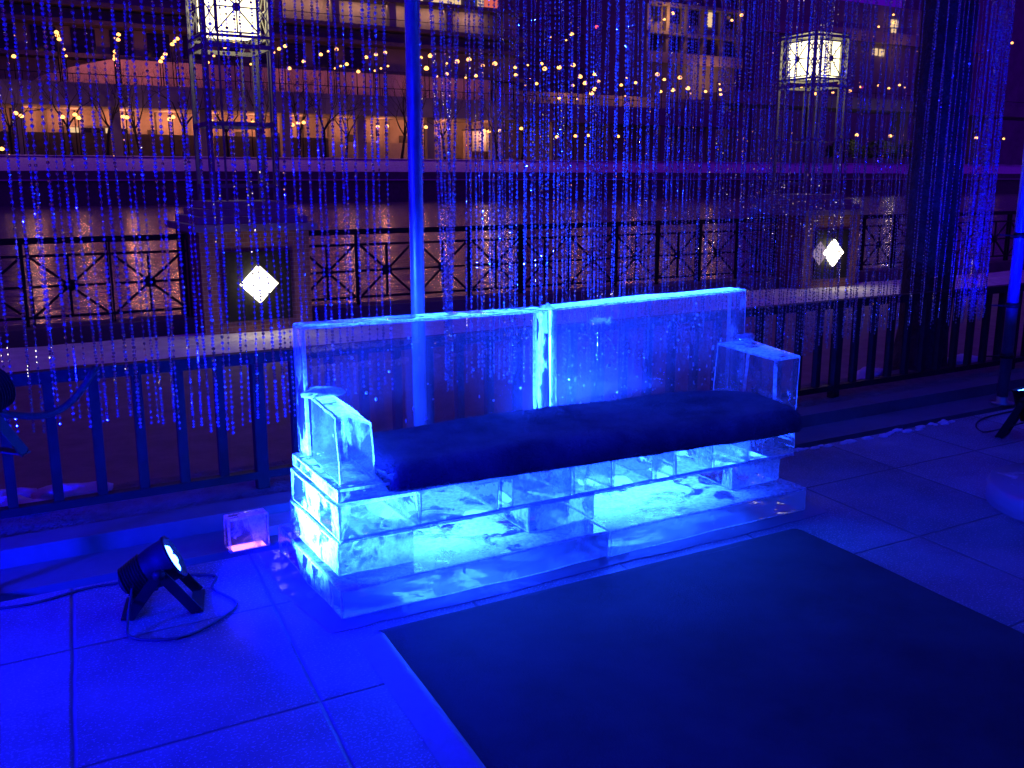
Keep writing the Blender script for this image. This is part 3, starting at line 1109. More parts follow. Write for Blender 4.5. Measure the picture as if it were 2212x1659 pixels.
def lamp_mesh(s, polelen, name):
    m = MB()
    # flared glowing shade: wide below, small above
    m.lathe([(0, 0.0), (s * 0.12, s * 0.62), (s * 0.5, s * 0.92), (s * 0.95, s * 0.8), (s * 1.3, s * 0.42), (s * 1.45, 0)], (0, 0, -s * 0.6), (0, 0, 1), 10, 0)
    if polelen > 0:
        m.tube([(0, 0.5, -polelen), (0, 0.5, s * 0.9 + 0.25)], 0.06, 5, 1)
        m.bar((0, 0.5, s * 0.9 + 0.2), (0, -0.05, s * 0.9 + 0.2), 0.06, 0.06, (0, 0, 1), 1)
    else:
        m.bar((0, 0.06, s * 0.9), (0, 0.5, s * 0.9), 0.06, 0.06, (0, 0, 1), 1)
    return m.mesh(name, [E_LAMP, M_METAL])


SZ = (0.16, 0.26, 0.36)
rnd = random.Random(11)


def put_lamps(lst, Y, zbase, label, group, wall=False, name='street_lamp'):
    cache = {}
    for i, it in enumerate(lst):
        px, py = it[0], it[1]
        s = SZ[it[2] if len(it) > 2 else 1]
        yy = Y if wall else Y + rnd.uniform(-0.8, 0.8)
        p = onY(px, py, yy)
        pl = 0 if (wall or zbase is None) else round(max(1.0, p.z - zbase) * 2) / 2
        key = (s, pl)
        if key not in cache:
            cache[key] = lamp_mesh(s, pl, name)
        o = link(name, cache[key])
        o.location = p
        if pl:
            o.location.z = p.z
        tag(o, label, 'street lamp' if not wall else 'wall lamp', group)


put_lamps(UP, 117.2, 11.3, 'glowing amber street lamp on the upper road across the river', 'street lamps on the upper road')
put_lamps(TALL, 119.2, 11.3, 'amber lamp in a stacked column of lamps at upper left', 'stacked lamps at upper left')
put_lamps(LOW, 112.2, 3.56, 'amber street lamp on the far promenade below the viaduct', 'street lamps on the far promenade')
put_lamps(BRG[:13], 127.5, 15.6, 'amber street lamp on the bridge below the farther lantern', 'street lamps on the bridge')
put_lamps(BRG[13:], 124.0, 3.56, 'street lamp low on the right bank near the big tree', 'street lamps on the right bank')
put_lamps(WALL[:3], 127.6, None, 'lamp on the dark facade above the middle of the viaduct', 'facade lamps above the viaduct', True, 'wall_lamp')
put_lamps(WALL[3:7], 135.2, None, 'lamp high on the block with pale columns', 'lamps on the pale columned block', True, 'wall_lamp')
put_lamps(WALL[7:], 150.0, None, 'lamp high on the distant tower by the tree trunk', 'lamps on the distant tower', True, 'wall_lamp')
for (px, py) in ((1289, 58), (1862, 188)):
    p = onY(px, py, 126.5)
    m = MB().lathe([(-.25, 0), (-.2, .17), (0, .25), (.2, .17), (.25, 0)], (0, 0, 0), (0, 0, 1), 8)
    m.tube([(0, 0, -3.0), (0, 0, -0.24)], 0.05, 5, 1)
    o = m.build('signal_lamp', [E_LAMPR, M_METAL])
    o.location = p
    tag(o, 'small red signal lamp among the street lamps %s' % ('above the middle' if px < 1500 else 'right of the farther lantern'), 'signal lamp')

# ---- bare trees on the far promenade
tree_meshes = []
for s in range(4):
    rnd = random.Random(40 + s)
    mt, mc = MB(), MB()
    pts = [Vector((0, 0, -0.3))]
    d = Vector((0, 0, 1))
    for i in range(4):
        d = (d + Vector((rnd.uniform(-.12, .12), rnd.uniform(-.12, .12), 0))).normalized()
        pts.append(pts[-1] + d * 0.85)
    mt.tube(pts, [0.24, 0.2, 0.18, 0.17, 0.16], 7)
    for k in range(4):
        a = k * 1.57 + rnd.uniform(-.5, .5)
        branch(mc, pts[-1] - d * 0.05, (math.cos(a) * 0.62, math.sin(a) * 0.62, 0.9), 0.11, 2.7, 4, rnd, 0.12, 4)
    tree_meshes.append((mt.mesh('trunk', M_TWIG), mc.mesh('crown', M_TWIG)))
rnd = random.Random(9)
for i, p in enumerate((18, 150, 225, 300, 392, 487, 565, 640, 700, 745, 865, 890, 960, 1074, 1126, 1207, 1330, 1470)):
    mt, mc = tree_meshes[i % 4]
    yy = 112 + rnd.uniform(-1.2, 3.0)
    t = empty('bare_tree', (px_x(p, yy), yy, 3.55), 'leafless street tree on the snowy far promenade', 'tree', 'bare trees on the far promenade')
    for nm, me in (('trunk', mt), ('crown', mc)):
        q = bpy.data.objects.new(nm, me)
        COL.objects.link(q)
        q.parent = t
    t.rotation_euler.z = rnd.uniform(0, 6.28)
    sc = rnd.uniform(0.85, 1.15)
    t.scale = (sc, sc, sc)

# shrubs lit by the low lamps on the right bank
for i, p in enumerate((1830, 1905, 1975)):
    m = MB()
    rnd = random.Random(70 + i)
    c = Vector((px_x(p, 122), 122, 5.6))
    for k in range(900):
        a, e = rnd.uniform(0, 6.283), math.acos(rnd.uniform(-0.3, 1))
        rr = rnd.uniform(0.75, 1.0)
        q = Vector((math.cos(a) * math.sin(e) * 4.4 * rr, math.sin(a) * math.sin(e) * 2 * rr, math.cos(e) * 2.6 * rr))
        u = Vector((rnd.uniform(-1, 1), rnd.uniform(-1, 1), rnd.uniform(-1, 1))).normalized() * 0.3
        w = u.orthogonal().normalized() * 0.2
        m.add([q - u, q + w, q + u, q - w], [(0, 1, 2, 3)])
    sh = empty('shrub', (c.x, c.y, 3.55), 'dense evergreen shrub under the low right bank lamps', 'shrub', 'shrubs on the right bank')
    f_ = m.build('foliage', M_SHRUB, sh); f_.location = (0, 0, 2.0)
    m = MB().tube([(0, 0, 0), (0, 0, 2.2)], 0.2, 6)
    f_ = m.build('stem', M_TWIG, sh); f_.location = (0, 0, 0)
    point((c.x + 1, 119.5, 8.6), 130, (1.0, 0.8, 0.4), 0.2)

# ================================================================== ICE SOFA
sofa = empty('ice_sofa', (2.05, 3.1, 0.0), 'clear carved ice sofa of stacked blocks glowing blue', 'sofa')


def ice_block(name, corners, top=M_ICE_FROST, side=M_ICE_MID, front=M_ICE_MID, back=M_ICE_CLEAR, bottom=M_ICE_CLEAR, edge=M_ICE_EDGE, bev=0.0075, wob=0.006, seed=0, cuts=5, cracks=0, parent=sofa, bumps=0):
    """corners: 8 points, bottom ring then top ring (front-left, front-right, back-right, back-left)"""
    bm = bmesh.new()
    vs = [bm.verts.new(c) for c in corners]
    fidx = [((3, 2, 1, 0), 4), ((4, 5, 6, 7), 0), ((0, 1, 5, 4), 2), ((1, 2, 6, 5), 1), ((2, 3, 7, 6), 3), ((3, 0, 4, 7), 1)]
    for idx, mi in fidx:
        f = bm.faces.new([vs[i] for i in idx])
        f.material_index = mi
    bm.normal_update()
    bmesh.ops.bevel(bm, geom=list(bm.edges), offset=bev, segments=2, profile=0.6, affect='EDGES', material=5)
    big = [e for e in bm.edges if e.calc_length() > 0.06]
    bmesh.ops.subdivide_edges(bm, edges=big, cuts=cuts, use_grid_fill=True)
    for v in bm.verts:
        q = v.co * 7 + Vector((seed * 3.7, 0, 0))
        v.co += Vector((noise.noise(q), noise.noise(q + Vector((9, 0, 0))), noise.noise(q + Vector((0, 9, 0))))) * wob
        q = v.co * 30
        v.co += Vector((noise.noise(q), noise.noise(q + Vector((9, 0, 0))), noise.noise(q + Vector((0, 9, 0))))) * wob * 0.25
    for f in bm.faces:
        f.smooth = False
    # frozen drops stuck on the front face
    rb_ = random.Random(seed * 7 + 3)
    for k in range(bumps):
        px0, px1 = corners[0][0] + 0.03, corners[1][0] - 0.12
        qx = rb_.uniform(px0, px1)
        qz = 0.48 + 0.34 * rb_.random() ** 1.3
        qy = corners[0][1] + (qz - corners[0][2]) / (corners[4][2] - corners[0][2]) * (corners[4][1] - corners[0][1])
        rr_ = rb_.uniform(0.002, 0.0065)
        ret = bmesh.ops.create_icosphere(bm, subdivisions=2, radius=1.0)
        el = rb_.choice((1, 1, 1.3, 2.2))
        for v in ret['verts']:
            v.co = Vector((qx + v.co.x * rr_, qy + 0.001 + v.co.y * rr_ * 0.7, qz + v.co.z * rr_ * el))
            for f in v.link_faces:
                f.material_index = 5
                f.smooth = True
    # frosty fracture sheets inside the block
    rnd = random.Random(seed * 13 + 1)
    lo = Vector([min(c[i] for c in corners) for i in range(3)])
    hi = Vector([max(c[i] for c in corners) for i in range(3)])
    for k in range(cracks):
        c = Vector([rnd.uniform(lo[i] + 0.25 * (hi[i] - lo[i]), hi[i] - 0.25 * (hi[i] - lo[i])) for i in range(3)])
        u = Vector((rnd.uniform(-1, 1), rnd.uniform(-1, 1), rnd.uniform(-1, 1))).normalized()
        w = u.orthogonal().normalized()
        ring = []
        nn = 9
        for a in range(nn):
            r = rnd.uniform(0.25, 0.5)
            d = (u * math.cos(6.283 * a / nn) + w * math.sin(6.283 * a / nn)) * r
            p = c + Vector((d.x * min(0.35, hi.x - lo.x), d.y * (hi.y - lo.y), d.z * (hi.z - lo.z)))
            p = Vector([min(max(p[i], lo[i] + 0.012), hi[i] - 0.012) for i in range(3)])
            ring.append(bm.verts.new(p))
        cv = bm.verts.new(c + u.cross(w) * 0.012)
        for a in range(nn):
            f = bm.faces.new((cv, ring[a], ring[(a + 1) % nn]))
            f.material_index = 6
    me = bpy.data.meshes.new(name)
    bm.to_mesh(me)
    bm.free()
    for mt in (top, side, front, back, bottom, edge, M_ICE_MID):
        me.materials.append(mt)
    return link(name, me, parent)


def ice_prism(name, front, back, mats, seed=0, bev=0.009, wob=0.005, cuts=5, cracks=0):
    bm = bmesh.new()
    nn = len(front)
    a = [bm.verts.new(p) for p in front]
    b_ = [bm.verts.new(p) for p in back]
    f = bm.faces.new(a); f.material_index = 1
    f = bm.faces.new(b_[::-1]); f.material_index = 1
    for k in range(nn):
        k2 = (k + 1) % nn
        f = bm.faces.new((a[k2], a[k], b_[k], b_[k2]))
        f.normal_update()
        f.material_index = 2 if f.normal.z > 0.3 else (3 if f.normal.z < -0.6 else 0)
    bmesh.ops.recalc_face_normals(bm, faces=bm.faces)
    bmesh.ops.bevel(bm, geom=list(bm.edges), offset=bev, segments=2, profile=0.6, affect='EDGES', material=4)
    bmesh.ops.subdivide_edges(bm, edges=[e for e in bm.edges if e.calc_length() > 0.05], cuts=cuts, use_grid_fill=True)
    for v in bm.verts:
        for fr, am in ((7, wob), (30, wob * 0.3)):
            q = v.co * fr + Vector((seed * 3.7, 0, 0))
            v.co += Vector((noise.noise(q), noise.noise(q + Vector((9, 0, 0))), noise.noise(q + Vector((0, 9, 0))))) * am
    me = bpy.data.meshes.new(name)
    bm.to_mesh(me)
    bm.free()
    for k in ('side', 'front', 'top', 'bottom'):
        me.materials.append(mats[k])
    me.materials.append(M_ICE_EDGE)
    return link(name, me, sofa)


def bx(x0, x1, y0, y1, z0, z1):
    return [(x0, y0, z0), (x1, y0, z0), (x1, y1, z0), (x0, y1, z0), (x0, y0, z1), (x1, y0, z1), (x1, y1, z1), (x0, y1, z1)]


XL, XR = 1.035, 3.135
# plinth, two slabs
ice_block('plinth_block', bx(0.962, 2.02, 2.765, 3.44, 0.004, 0.108), top=M_ICE_FROST, side=M_ICE_MID, front=M_ICE_PLINTH, seed=1, cuts=7)
ice_block('plinth_block', bx(2.024, 3.055, 2.77, 3.44, 0.004, 0.106), top=M_ICE_FROST, side=M_ICE_PLINTH, front=M_ICE_PLINTH, seed=2, cuts=7)
# feet
ice_block('foot_block', bx(0.99, 1.265, 2.862, 3.38, 0.110, 0.2285), top=M_ICE_FROST, side=M_ICE_FROST, front=M_ICE_FROST, seed=3, cracks=5)
ice_block('foot_block', bx(1.737, 2.036, 2.89, 3.38, 0.110, 0.2285), top=M_ICE_FROST, side=M_ICE_FROST, front=M_ICE_MID, seed=4, cracks=5)
ice_block('foot_block', bx(2.745, 3.02, 2.90, 3.38, 0.110, 0.2285), top=M_ICE_FROST, side=M_ICE_MID, front=M_ICE_FROST, seed=5, cracks=2)
# seat tier
segs = ((1.000, 1.285, M_ICE_MID, 3), (1.289, 1.60, M_ICE_CLEAR, 0), (1.604, 1.66, M_ICE_CLEAR, 0), (1.664, 1.92, M_ICE_FROST, 1), (1.924, 2.10, M_ICE_MID, 4),
        (2.104, 2.30, M_ICE_CLEAR, 0), (2.304, 2.40, M_ICE_FROST, 0), (2.404, 2.60, M_ICE_CLEAR, 0), (2.604, 2.80, M_ICE_FROST, 2), (2.804, 3.07, M_ICE_MID, 3))
rseg = random.Random(8)
for i, (a, c, mt, ck) in enumerate(segs):
    ice_block('seat_block', bx(a, c, 2.868 + rseg.uniform(-0.007, 0.009), 3.375, 0.2295, 0.3535 - rseg.uniform(0, 0.004)), top=M_ICE_FROST, side=mt if mt is not M_ICE_CLEAR else M_ICE, front=mt, bottom=M_ICE_FROST, seed=10 + i, cuts=4, cracks=ck)
ice_block('seat_slab', bx(1.005, 3.075, 2.872, 3.372, 0.3545, 0.402), top=M_ICE_MID, side=M_ICE_FROST, front=M_ICE_MID, bottom=M_ICE, seed=30, cuts=8)
for (a, c) in ((1.28, 1.725), (2.05, 2.735)):
    MB().add([(a, 2.89, 0.2275), (c, 2.89, 0.2275), (c, 3.34, 0.2275), (a, 3.34, 0.2275)], [(3, 2, 1, 0)]).build('light_panel', E_PANEL, sofa)
    MB().add([(a - 0.2, 2.89, 0.2285), (c + 0.2, 2.89, 0.2285), (c + 0.2, 3.34, 0.2285), (a - 0.2, 3.34, 0.2285)], [(0, 1, 2, 3)]).build('light_panel', E_PANELS, sofa)
for (a, c) in ((1.08, 2.06), (2.10, 3.11)):
    al = area(((a + c) / 2, 3.325, 0.4035), (0, 0, 1), 75, CYAN, c - a, 0.075)  # unseen narrow beam added to brighten the top edge of the slab
    al.rotation_euler = (math.pi, 0, 0)
    al.data.spread = R(24)
MB().add([(2.99, 2.93, 0.4035), (3.09, 2.93, 0.4035), (3.09, 3.24, 0.4035), (2.96, 3.24, 0.4035)], [(0, 1, 2, 3)]).build('light_panel', E_PANELU, sofa)
# rough frosted lip along the foot of the seat tier
rnd = random.Random(4)
m = MB()
ring = []
nn = 120
for i in range(nn + 1):
    xx = 1.0 + 2.06 * i / nn
    a, h = 0.006 + 0.005 * noise.noise(Vector((xx * 9, 0, 0))), 0.007 + 0.003 * noise.noise(Vector((xx * 14, 5, 0)))
    zc = 0.229 + 0.002 * noise.noise(Vector((xx * 20, 9, 0)))
    ring.append([(xx, 2.871, zc + h), (xx, 2.866 - a, zc + h * 0.7), (xx, 2.864 - a, zc - h * 0.7), (xx, 2.871, zc - h)])
m.add([p for r in ring for p in r], [(i * 4 + k, i * 4 + 4 + k, i * 4 + 4 + (k + 1) % 4, i * 4 + (k + 1) % 4) for i in range(nn) for k in range(4)] + [(3, 2, 1, 0), (nn * 4, nn * 4 + 1, nn * 4 + 2, nn * 4 + 3)])
m.build('frost_lip', M_ICE_EDGE, sofa)
ice_j = MB()
ringj = []
for i in range(61):
    zz = 0.406 + 0.472 * i / 60
    q = 0.0015 * noise.noise(Vector((zz * 30, 0, 0)))
    tp = max(0.0, (zz - 0.62) / 0.26) ** 2 * 0.004
    ringj.append([(2.0712 - tp + q, 3.258, zz), (2.0858 + tp + q, 3.258, zz), (2.0850 + q, 3.272, zz), (2.0720 + q, 3.272, zz)])
ice_j.add([p for r in ringj for p in r], [(i * 4 + k, i * 4 + (k + 1) % 4, i * 4 + 4 + (k + 1) % 4, i * 4 + 4 + k) for i in range(60) for k in range(4)] + [(3, 2, 1, 0), (240, 241, 242, 243)])
ice_j.build('frost_joint', M_ICE_EDGE, sofa)
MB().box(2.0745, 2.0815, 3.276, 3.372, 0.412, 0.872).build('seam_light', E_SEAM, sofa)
# arms
AF = [(1.022, 0.405), (1.15, 0.405), (1.142, 0.605), (1.066, 0.648), (1.015, 0.645)]
AB = [(1.045, 0.405), (1.17, 0.405), (1.165, 0.612), (1.13, 0.640), (1.052, 0.638)]
ice_prism('arm_block', [(x, 2.90, z) for x, z in AF], [(x, 3.255, z) for x, z in AB], {'side': M_ICE, 'front': M_ICE_MID, 'top': M_ICE_FROST, 'bottom': M_ICE_FROST}, seed=40, cracks=2)
ice_block('arm_block', [(2.965, 2.90, 0.405), (3.10, 2.90, 0.405), (3.13, 3.255, 0.405), (2.93, 3.255, 0.405),
                        (2.985, 2.92, 0.648), (3.13, 2.92, 0.648), (3.15, 3.255, 0.672), (2.945, 3.255, 0.672)],
          top=M_ICE_FROST, side=M_ICE_CLEAR, front=M_ICE_MID, seed=41, bev=0.010)
# backrest, two big slabs
ice_block('back_block', [(1.035, 3.262, 0.405), (2.069, 3.262, 0.405), (2.069, 3.385, 0.405), (1.035, 3.385, 0.405),
                         (1.035, 3.272, 0.888), (2.064, 3.272, 0.880), (2.064, 3.385, 0.880), (1.035, 3.385, 0.888)],
          top=M_ICE_MID, side=M_ICE_MID, front=M_ICE_CLEAR, back=M_ICE_CLEAR, seed=50, cuts=3, wob=0.002, bev=0.011, bumps=26)
ice_block('back_block', [(2.088, 3.262, 0.405), (3.14, 3.262, 0.405), (3.14, 3.385, 0.405), (2.088, 3.385, 0.405),
                         (2.088, 3.272, 0.884), (3.13, 3.272, 0.902), (3.13, 3.385, 0.902), (2.088, 3.385, 0.884)],
          top=M_ICE_EDGE, side=M_ICE_MID, front=M_ICE_BACK, back=M_ICE_CLEAR, seed=51, cuts=5, wob=0.004, bev=0.011, bumps=110)
for (bx_, bz0, bz1, by_) in ((1.795, 0.02, 0.075, 2.80), (2.86, 0.022, 0.062, 2.81), (1.42, 0.055, 0.09, 2.79)):
    m = MB()
    m.tube([(bx_ + 0.002 * math.sin(k * 1.7), by_, bz0 + (bz1 - bz0) * k / 8) for k in range(9)], [0.001, 0.004, 0.0045, 0.005, 0.0045, 0.005, 0.004, 0.003, 0.001], 8)
    m.build('air_bubble', M_ICE_EDGE, sofa)
# frozen slush that glues the arms and the middle joint
for (c, s) in (((1.09, 3.245, 0.648), (0.075, 0.03, 0.022)), ((2.078, 3.30, 0.82), (0.02, 0.035, 0.07)), ((3.12, 3.25, 0.682), (0.05, 0.03, 0.018))):
    bm = bmesh.new()
    bmesh.ops.create_icosphere(bm, subdivisions=3, radius=1)
    for v in bm.verts:
        k = 1 + 0.4 * noise.noise(v.co * 2 + Vector(c) * 9)
        v.co = Vector((v.co.x * s[0] * k, v.co.y * s[1] * k, v.co.z * s[2] * k)) + Vector(c)
    me = bpy.data.meshes.new('slush_joint')
    bm.to_mesh(me); bm.free()
    me.materials.append(M_ICE_EDGE)
    for p in me.polygons: p.use_smooth = True
    link('slush_joint', me, sofa)

# frozen melt sheet below
m = MB()
ring = [(0.90, 2.70), (1.4, 2.685), (2.0, 2.70), (2.6, 2.69), (3.13, 2.71), (3.20, 2.95), (3.17, 3.3), (3.12, 3.465), (2.2, 3.47), (1.2, 3.465), (0.88, 3.46), (0.86, 3.05)]
pr = []
for i in range(len(ring)):
    a, c = Vector(ring[i]), Vector(ring[(i + 1) % len(ring)])
    for k in range(6):
        q = a.lerp(c, k / 6)
        pr.append((q.x + 0.012 * nz3(q.x, q.y, 9), min(3.473, q.y + 0.012 * nz3(q.x, q.y, 9, 5))))
n = len(pr)
m.add([(x, y, 0.0005) for x, y in pr] + [(x + (0.006 if x < 2 else -0.006), y, 0.0035) for x, y in pr],
      [tuple(range(n, 2 * n))] + [(i, (i + 1) % n, n + (i + 1) % n, n + i) for i in range(n)])
o = m.build('melt_sheet', M_ICE_SHEET)
tag(o, 'thin sheet of frozen meltwater on the paving under the ice sofa', 'ice sheet')

# ---- cushion
bm = bmesh.new()
nx, ny = 90, 36
CX0, CX1 = 1.18, 3.0
grid = {}


def cushion_pt(s, t, upper):
    # s along x 0..1, t from back 0 to front 1
    x = CX0 + (CX1 - CX0) * s
    yb = 3.255
    yf = 2.85 - 0.13 * s
    # round the ends in plan
    e = min(s, 1 - s)
    w = 0.10 if s < 0.5 else 0.30
    rr = max(0.0, 1 - min(1, e / w))
    cut = 1 - math.sqrt(max(0, 1 - rr ** 2.4))
    ym = yf * 0.75 + yb * 0.25
    if s < 0.5:
        y = yb + (yf - yb) * t
        y += cut * 0.5 * (ym - y) * 0.35
    else:
        y = yb + (yf - yb) * t
        y += cut * (2.78 - y) * 0.92
    edge = min(1, min(t / 0.08, (1 - t) / 0.15, (e / 0.05) if e < 0.05 else 1))
    prof = math.sqrt(max(0, 1 - (1 - edge) ** 2.2))
    th_top = 0.488 - 0.022 * t - 0.006 * math.cos(6.28 * s * 1.5)
    mid = 0.425 - 0.05 * t ** 2
    bot = 0.404 if t < 0.85 else 0.404 - (t - 0.85) / 0.15 * 0.055
    z = mid + (th_top - mid) * prof if upper else mid + (bot - mid) * prof
    n3 = noise.noise(Vector((x * 3, y * 4, 0)))
    n4 = noise.noise(Vector((x * 11, y * 14, 4)))
    if upper:
        z += (0.006 * n3 + 0.0025 * n4) * prof
    else:
        z += 0.004 * n4
    return Vector((x, y, z))


for up in (0, 1):
    for i in range(nx + 1):
        for j in range(ny + 1):
            if up == 1 and (i in (0, nx) or j in (0, ny)):
                grid[up, i, j] = grid[0, i, j]
            else:
                grid[up, i, j] = bm.verts.new(cushion_pt(i / nx, j / ny, up == 1))
for up in (0, 1):
    for i in range(nx):
        for j in range(ny):
            q = [grid[up, i, j], grid[up, i, j + 1], grid[up, i + 1, j + 1], grid[up, i + 1, j]]
            f = bm.faces.new(q if up else q[::-1])
            f.smooth = True
bmesh.ops.recalc_face_normals(bm, faces=bm.faces)
rnd = random.Random(21)
fur_src = [(f, f.calc_area()) for f in bm.faces]
tot = sum(a for _, a in fur_src)
furs = []
for f, a in fur_src:
    want = a / tot * 42000
    k = int(want) + (rnd.random() < want % 1)
    vs_ = [v.co.copy() for v in f.verts]
    nrm = f.normal.copy()
    for _ in range(k):
        u, w = rnd.random(), rnd.random()
        p = (vs_[0] * (1 - u) + vs_[1] * u) * (1 - w) + (vs_[3] * (1 - u) + vs_[2] * u) * w
        c_ = p * 5
        comb = Vector((noise.noise(c_), noise.noise(c_ + Vector((7, 0, 0))) - 0.5, -0.35))
        d = (nrm + comb * 0.9 + Vector((rnd.uniform(-.5, .5), rnd.uniform(-.5, .5), rnd.uniform(-.4, .4)))).normalized()
        ln = rnd.uniform(0.006, 0.014)
        sd = d.orthogonal().normalized() * 0.0008
        furs.append((p - sd, p + sd, p + d * ln))
for (a, b_, c_) in furs:
    bm.faces.new((bm.verts.new(a), bm.verts.new(b_), bm.verts.new(c_)))
me = bpy.data.meshes.new('seat_cushion')
bm.to_mesh(me); bm.free()
me.materials.append(M_VELVET)
o = link('seat_cushion', me)
tag(o, 'long dark furry seat cushion lying on the ice sofa', 'cushion')

# ---- carpet in front
m = MB()
rug = empty('floor_mat', (1.9, 1.7, 0), 'large dark carpet mat with a raised rubber edge in front of the ice sofa', 'mat')
x0, x1, y0, y1 = 1.035, 2.84, -1.5, 2.595
sl_ = 0.075


def skew(x, y):
    return x - 0.075 * (2.6 - y)


nxg, nyg = 40, 60
vs, fs = [], []
for jj in range(nyg + 1):
    for ii in range(nxg + 1):
        xx, yy = x0 + (x1 - x0) * ii / nxg, y0 + (y1 - y0) * jj / nyg
        wx = 0.010 * nz3(yy, 3, 2.2) if ii in (0, nxg) and ii else 0
        wy = 0.008 * nz3(xx, 9, 2.5) if jj == nyg else 0
        vs.append((skew(xx, yy) + wx, yy + wy, 0.0135 + 0.0022 * nz3(xx, yy, 3.0)))
for jj in range(nyg):
    for ii in range(nxg):
        a = jj * (nxg + 1) + ii
        fs.append((a, a + 1, a + nxg + 2, a + nxg + 1))
m.add(vs, fs, 0, True)
n0 = len(vs)
# right hem
hem = []
for jj in range(nyg + 1):
    p = vs[jj * (nxg + 1) + nxg]
    hem += [p, (p[0] + 0.006, p[1], 0.006), (p[0] + 0.007, p[1], 0.0005)]
m.add(hem, [(k * 3 + q, k * 3 + q + 1, k * 3 + q + 4, k * 3 + q + 3) for k in range(nyg) for q in (0, 1)], 0, True)
m.build('carpet', M_RUBBER, rug)
e = MB()
N_ = 12
for i in range(N_):
    ya, yb = y0 + (y1 - y0) * i / N_, y0 + (y1 - y0) * (i + 1) / N_
    prof = [(-0.085, 0.001), (-0.05, 0.006), (-0.018, 0.017), (-0.004, 0.019), (0.006, 0.0125)]
    vs = [(skew(x0 + dx, yy), yy, z) for yy in (ya, yb) for dx, z in prof]
    e.add(vs, [(k, k + 1, k + 6, k + 5) for k in range(4)], 0, True)
e.build('rubber_edge', M_RUBEDGE, rug)
e = MB()
for i in range(N_):
    xa, xb = x0 + (x1 - x0) * i / N_, x0 + (x1 - x0) * (i + 1) / N_
    prof = [(0.05, 0.001), (0.02, 0.012), (-0.004, 0.0125)]
    vs = [(xx, y1 + dy, z) for xx in (xa, xb) for dy, z in prof]
    e.add(vs, [(k, k + 3, k + 4, k + 1) for k in range(2)], 0, True)
e.build('carpet_edge', M_RUBBER, rug)

# ================================================================== PAR LIGHTS


def par_light(name, c, axis, label, foot=0.0, cable=None, S=0.82):
    t = empty('stage_light', (c[0], c[1], foot), label, 'stage light')
    c, ax = Vector(c), Vector(axis).normalized()
    sc = lambda pr: [(a * S, r * S) for a, r in pr]
    b = MB()
    b.lathe(sc([(-0.17, 0), (-0.17, 0.035), (-0.155, 0.05), (-0.10, 0.07), (-0.02, 0.085), (0.05, 0.088), (0.05, 0.094), (0.062, 0.094), (0.062, 0.080), (0.036, 0.078)]), c, ax, 28)
    for k in range(8):   # cooling fins
        b.lathe(sc([(-0.15 + k * 0.012, 0.03), (-0.15 + k * 0.012, 0.07 + k * 0.002), (-0.147 + k * 0.012, 0.07 + k * 0.002), (-0.147 + k * 0.012, 0.03)]), c, ax, 20)
    b.build('housing', M_PAR, t)
    ln = MB().lathe(sc([(0.036, 0.0), (0.036, 0.0785)]), c, ax, 28)
    ln.build('lens', M_LENSB, t)
    led = MB()
    ref = Vector((0, 0, 1))
    X = (ref - ax * ref.dot(ax)).normalized()
    Yv = ax.cross(X)
    spots = [(0, 0)] + [(math.cos(a) * 0.043 * S, math.sin(a) * 0.043 * S) for a in [k * math.pi / 3 for k in range(6)]]
    for (u, v) in spots:
        led.lathe(sc([(0.037, 0.021), (0.046, 0.0225), (0.052, 0.016), (0.055, 0.0)]), c + X * u + Yv * v, ax, 12)
    led.build('led_cells', E_LED, t)
    # double yoke standing on the floor
    side = Vector((0, 0, 1)).cross(ax).normalized()
    fwd = Vector((ax.x, ax.y, 0)).normalized()
    for sgn in (1, -1):
        y = MB()
        for s2 in (-1, 1):
            piv = c + side * 0.102 * S * s2
            ft = Vector((c.x, c.y, foot + 0.006)) + side * 0.102 * S * s2 + fwd * 0.13 * S * sgn
            y.bar(piv, ft, 0.035, 0.006, side)
        a_ = Vector((c.x, c.y, foot + 0.006)) + side * 0.105 * S + fwd * 0.13 * S * sgn
        b_ = Vector((c.x, c.y, foot + 0.006)) - side * 0.105 * S + fwd * 0.13 * S * sgn
        y.bar(a_, b_, 0.04, 0.006, (0, 0, 1))
        y.build('yoke_leg', M_PAR, t)
    for s2 in (-1, 1):
        k = MB()
        k.lathe(sc([(0, 0), (0, 0.02), (0.02, 0.024), (0.024, 0)]), c + side * 0.106 * S * s2, side * s2, 14)
        k.build('clamp_knob', M_PAR, t)
    if cable:
        m = MB().tube(cable, 0.0045, 6)
        m.build('power_cable', M_ROPE, t)
    return t


def spline(pts, n=8):
    out = []
    P = [Vector(p) for p in pts]
    P = [P[0]] + P + [P[-1]]
    for i in range(1, len(P) - 2):
        for k in range(n):
            t = k / n
            a, b_, c, d = P[i - 1], P[i], P[i + 1], P[i + 2]
            out.append(0.5 * ((2 * b_) + (c - a) * t + (2 * a - 5 * b_ + 4 * c - d) * t * t + (3 * b_ - a - 3 * c + d) * t ** 3))
    out.append(P[-2])
    return out


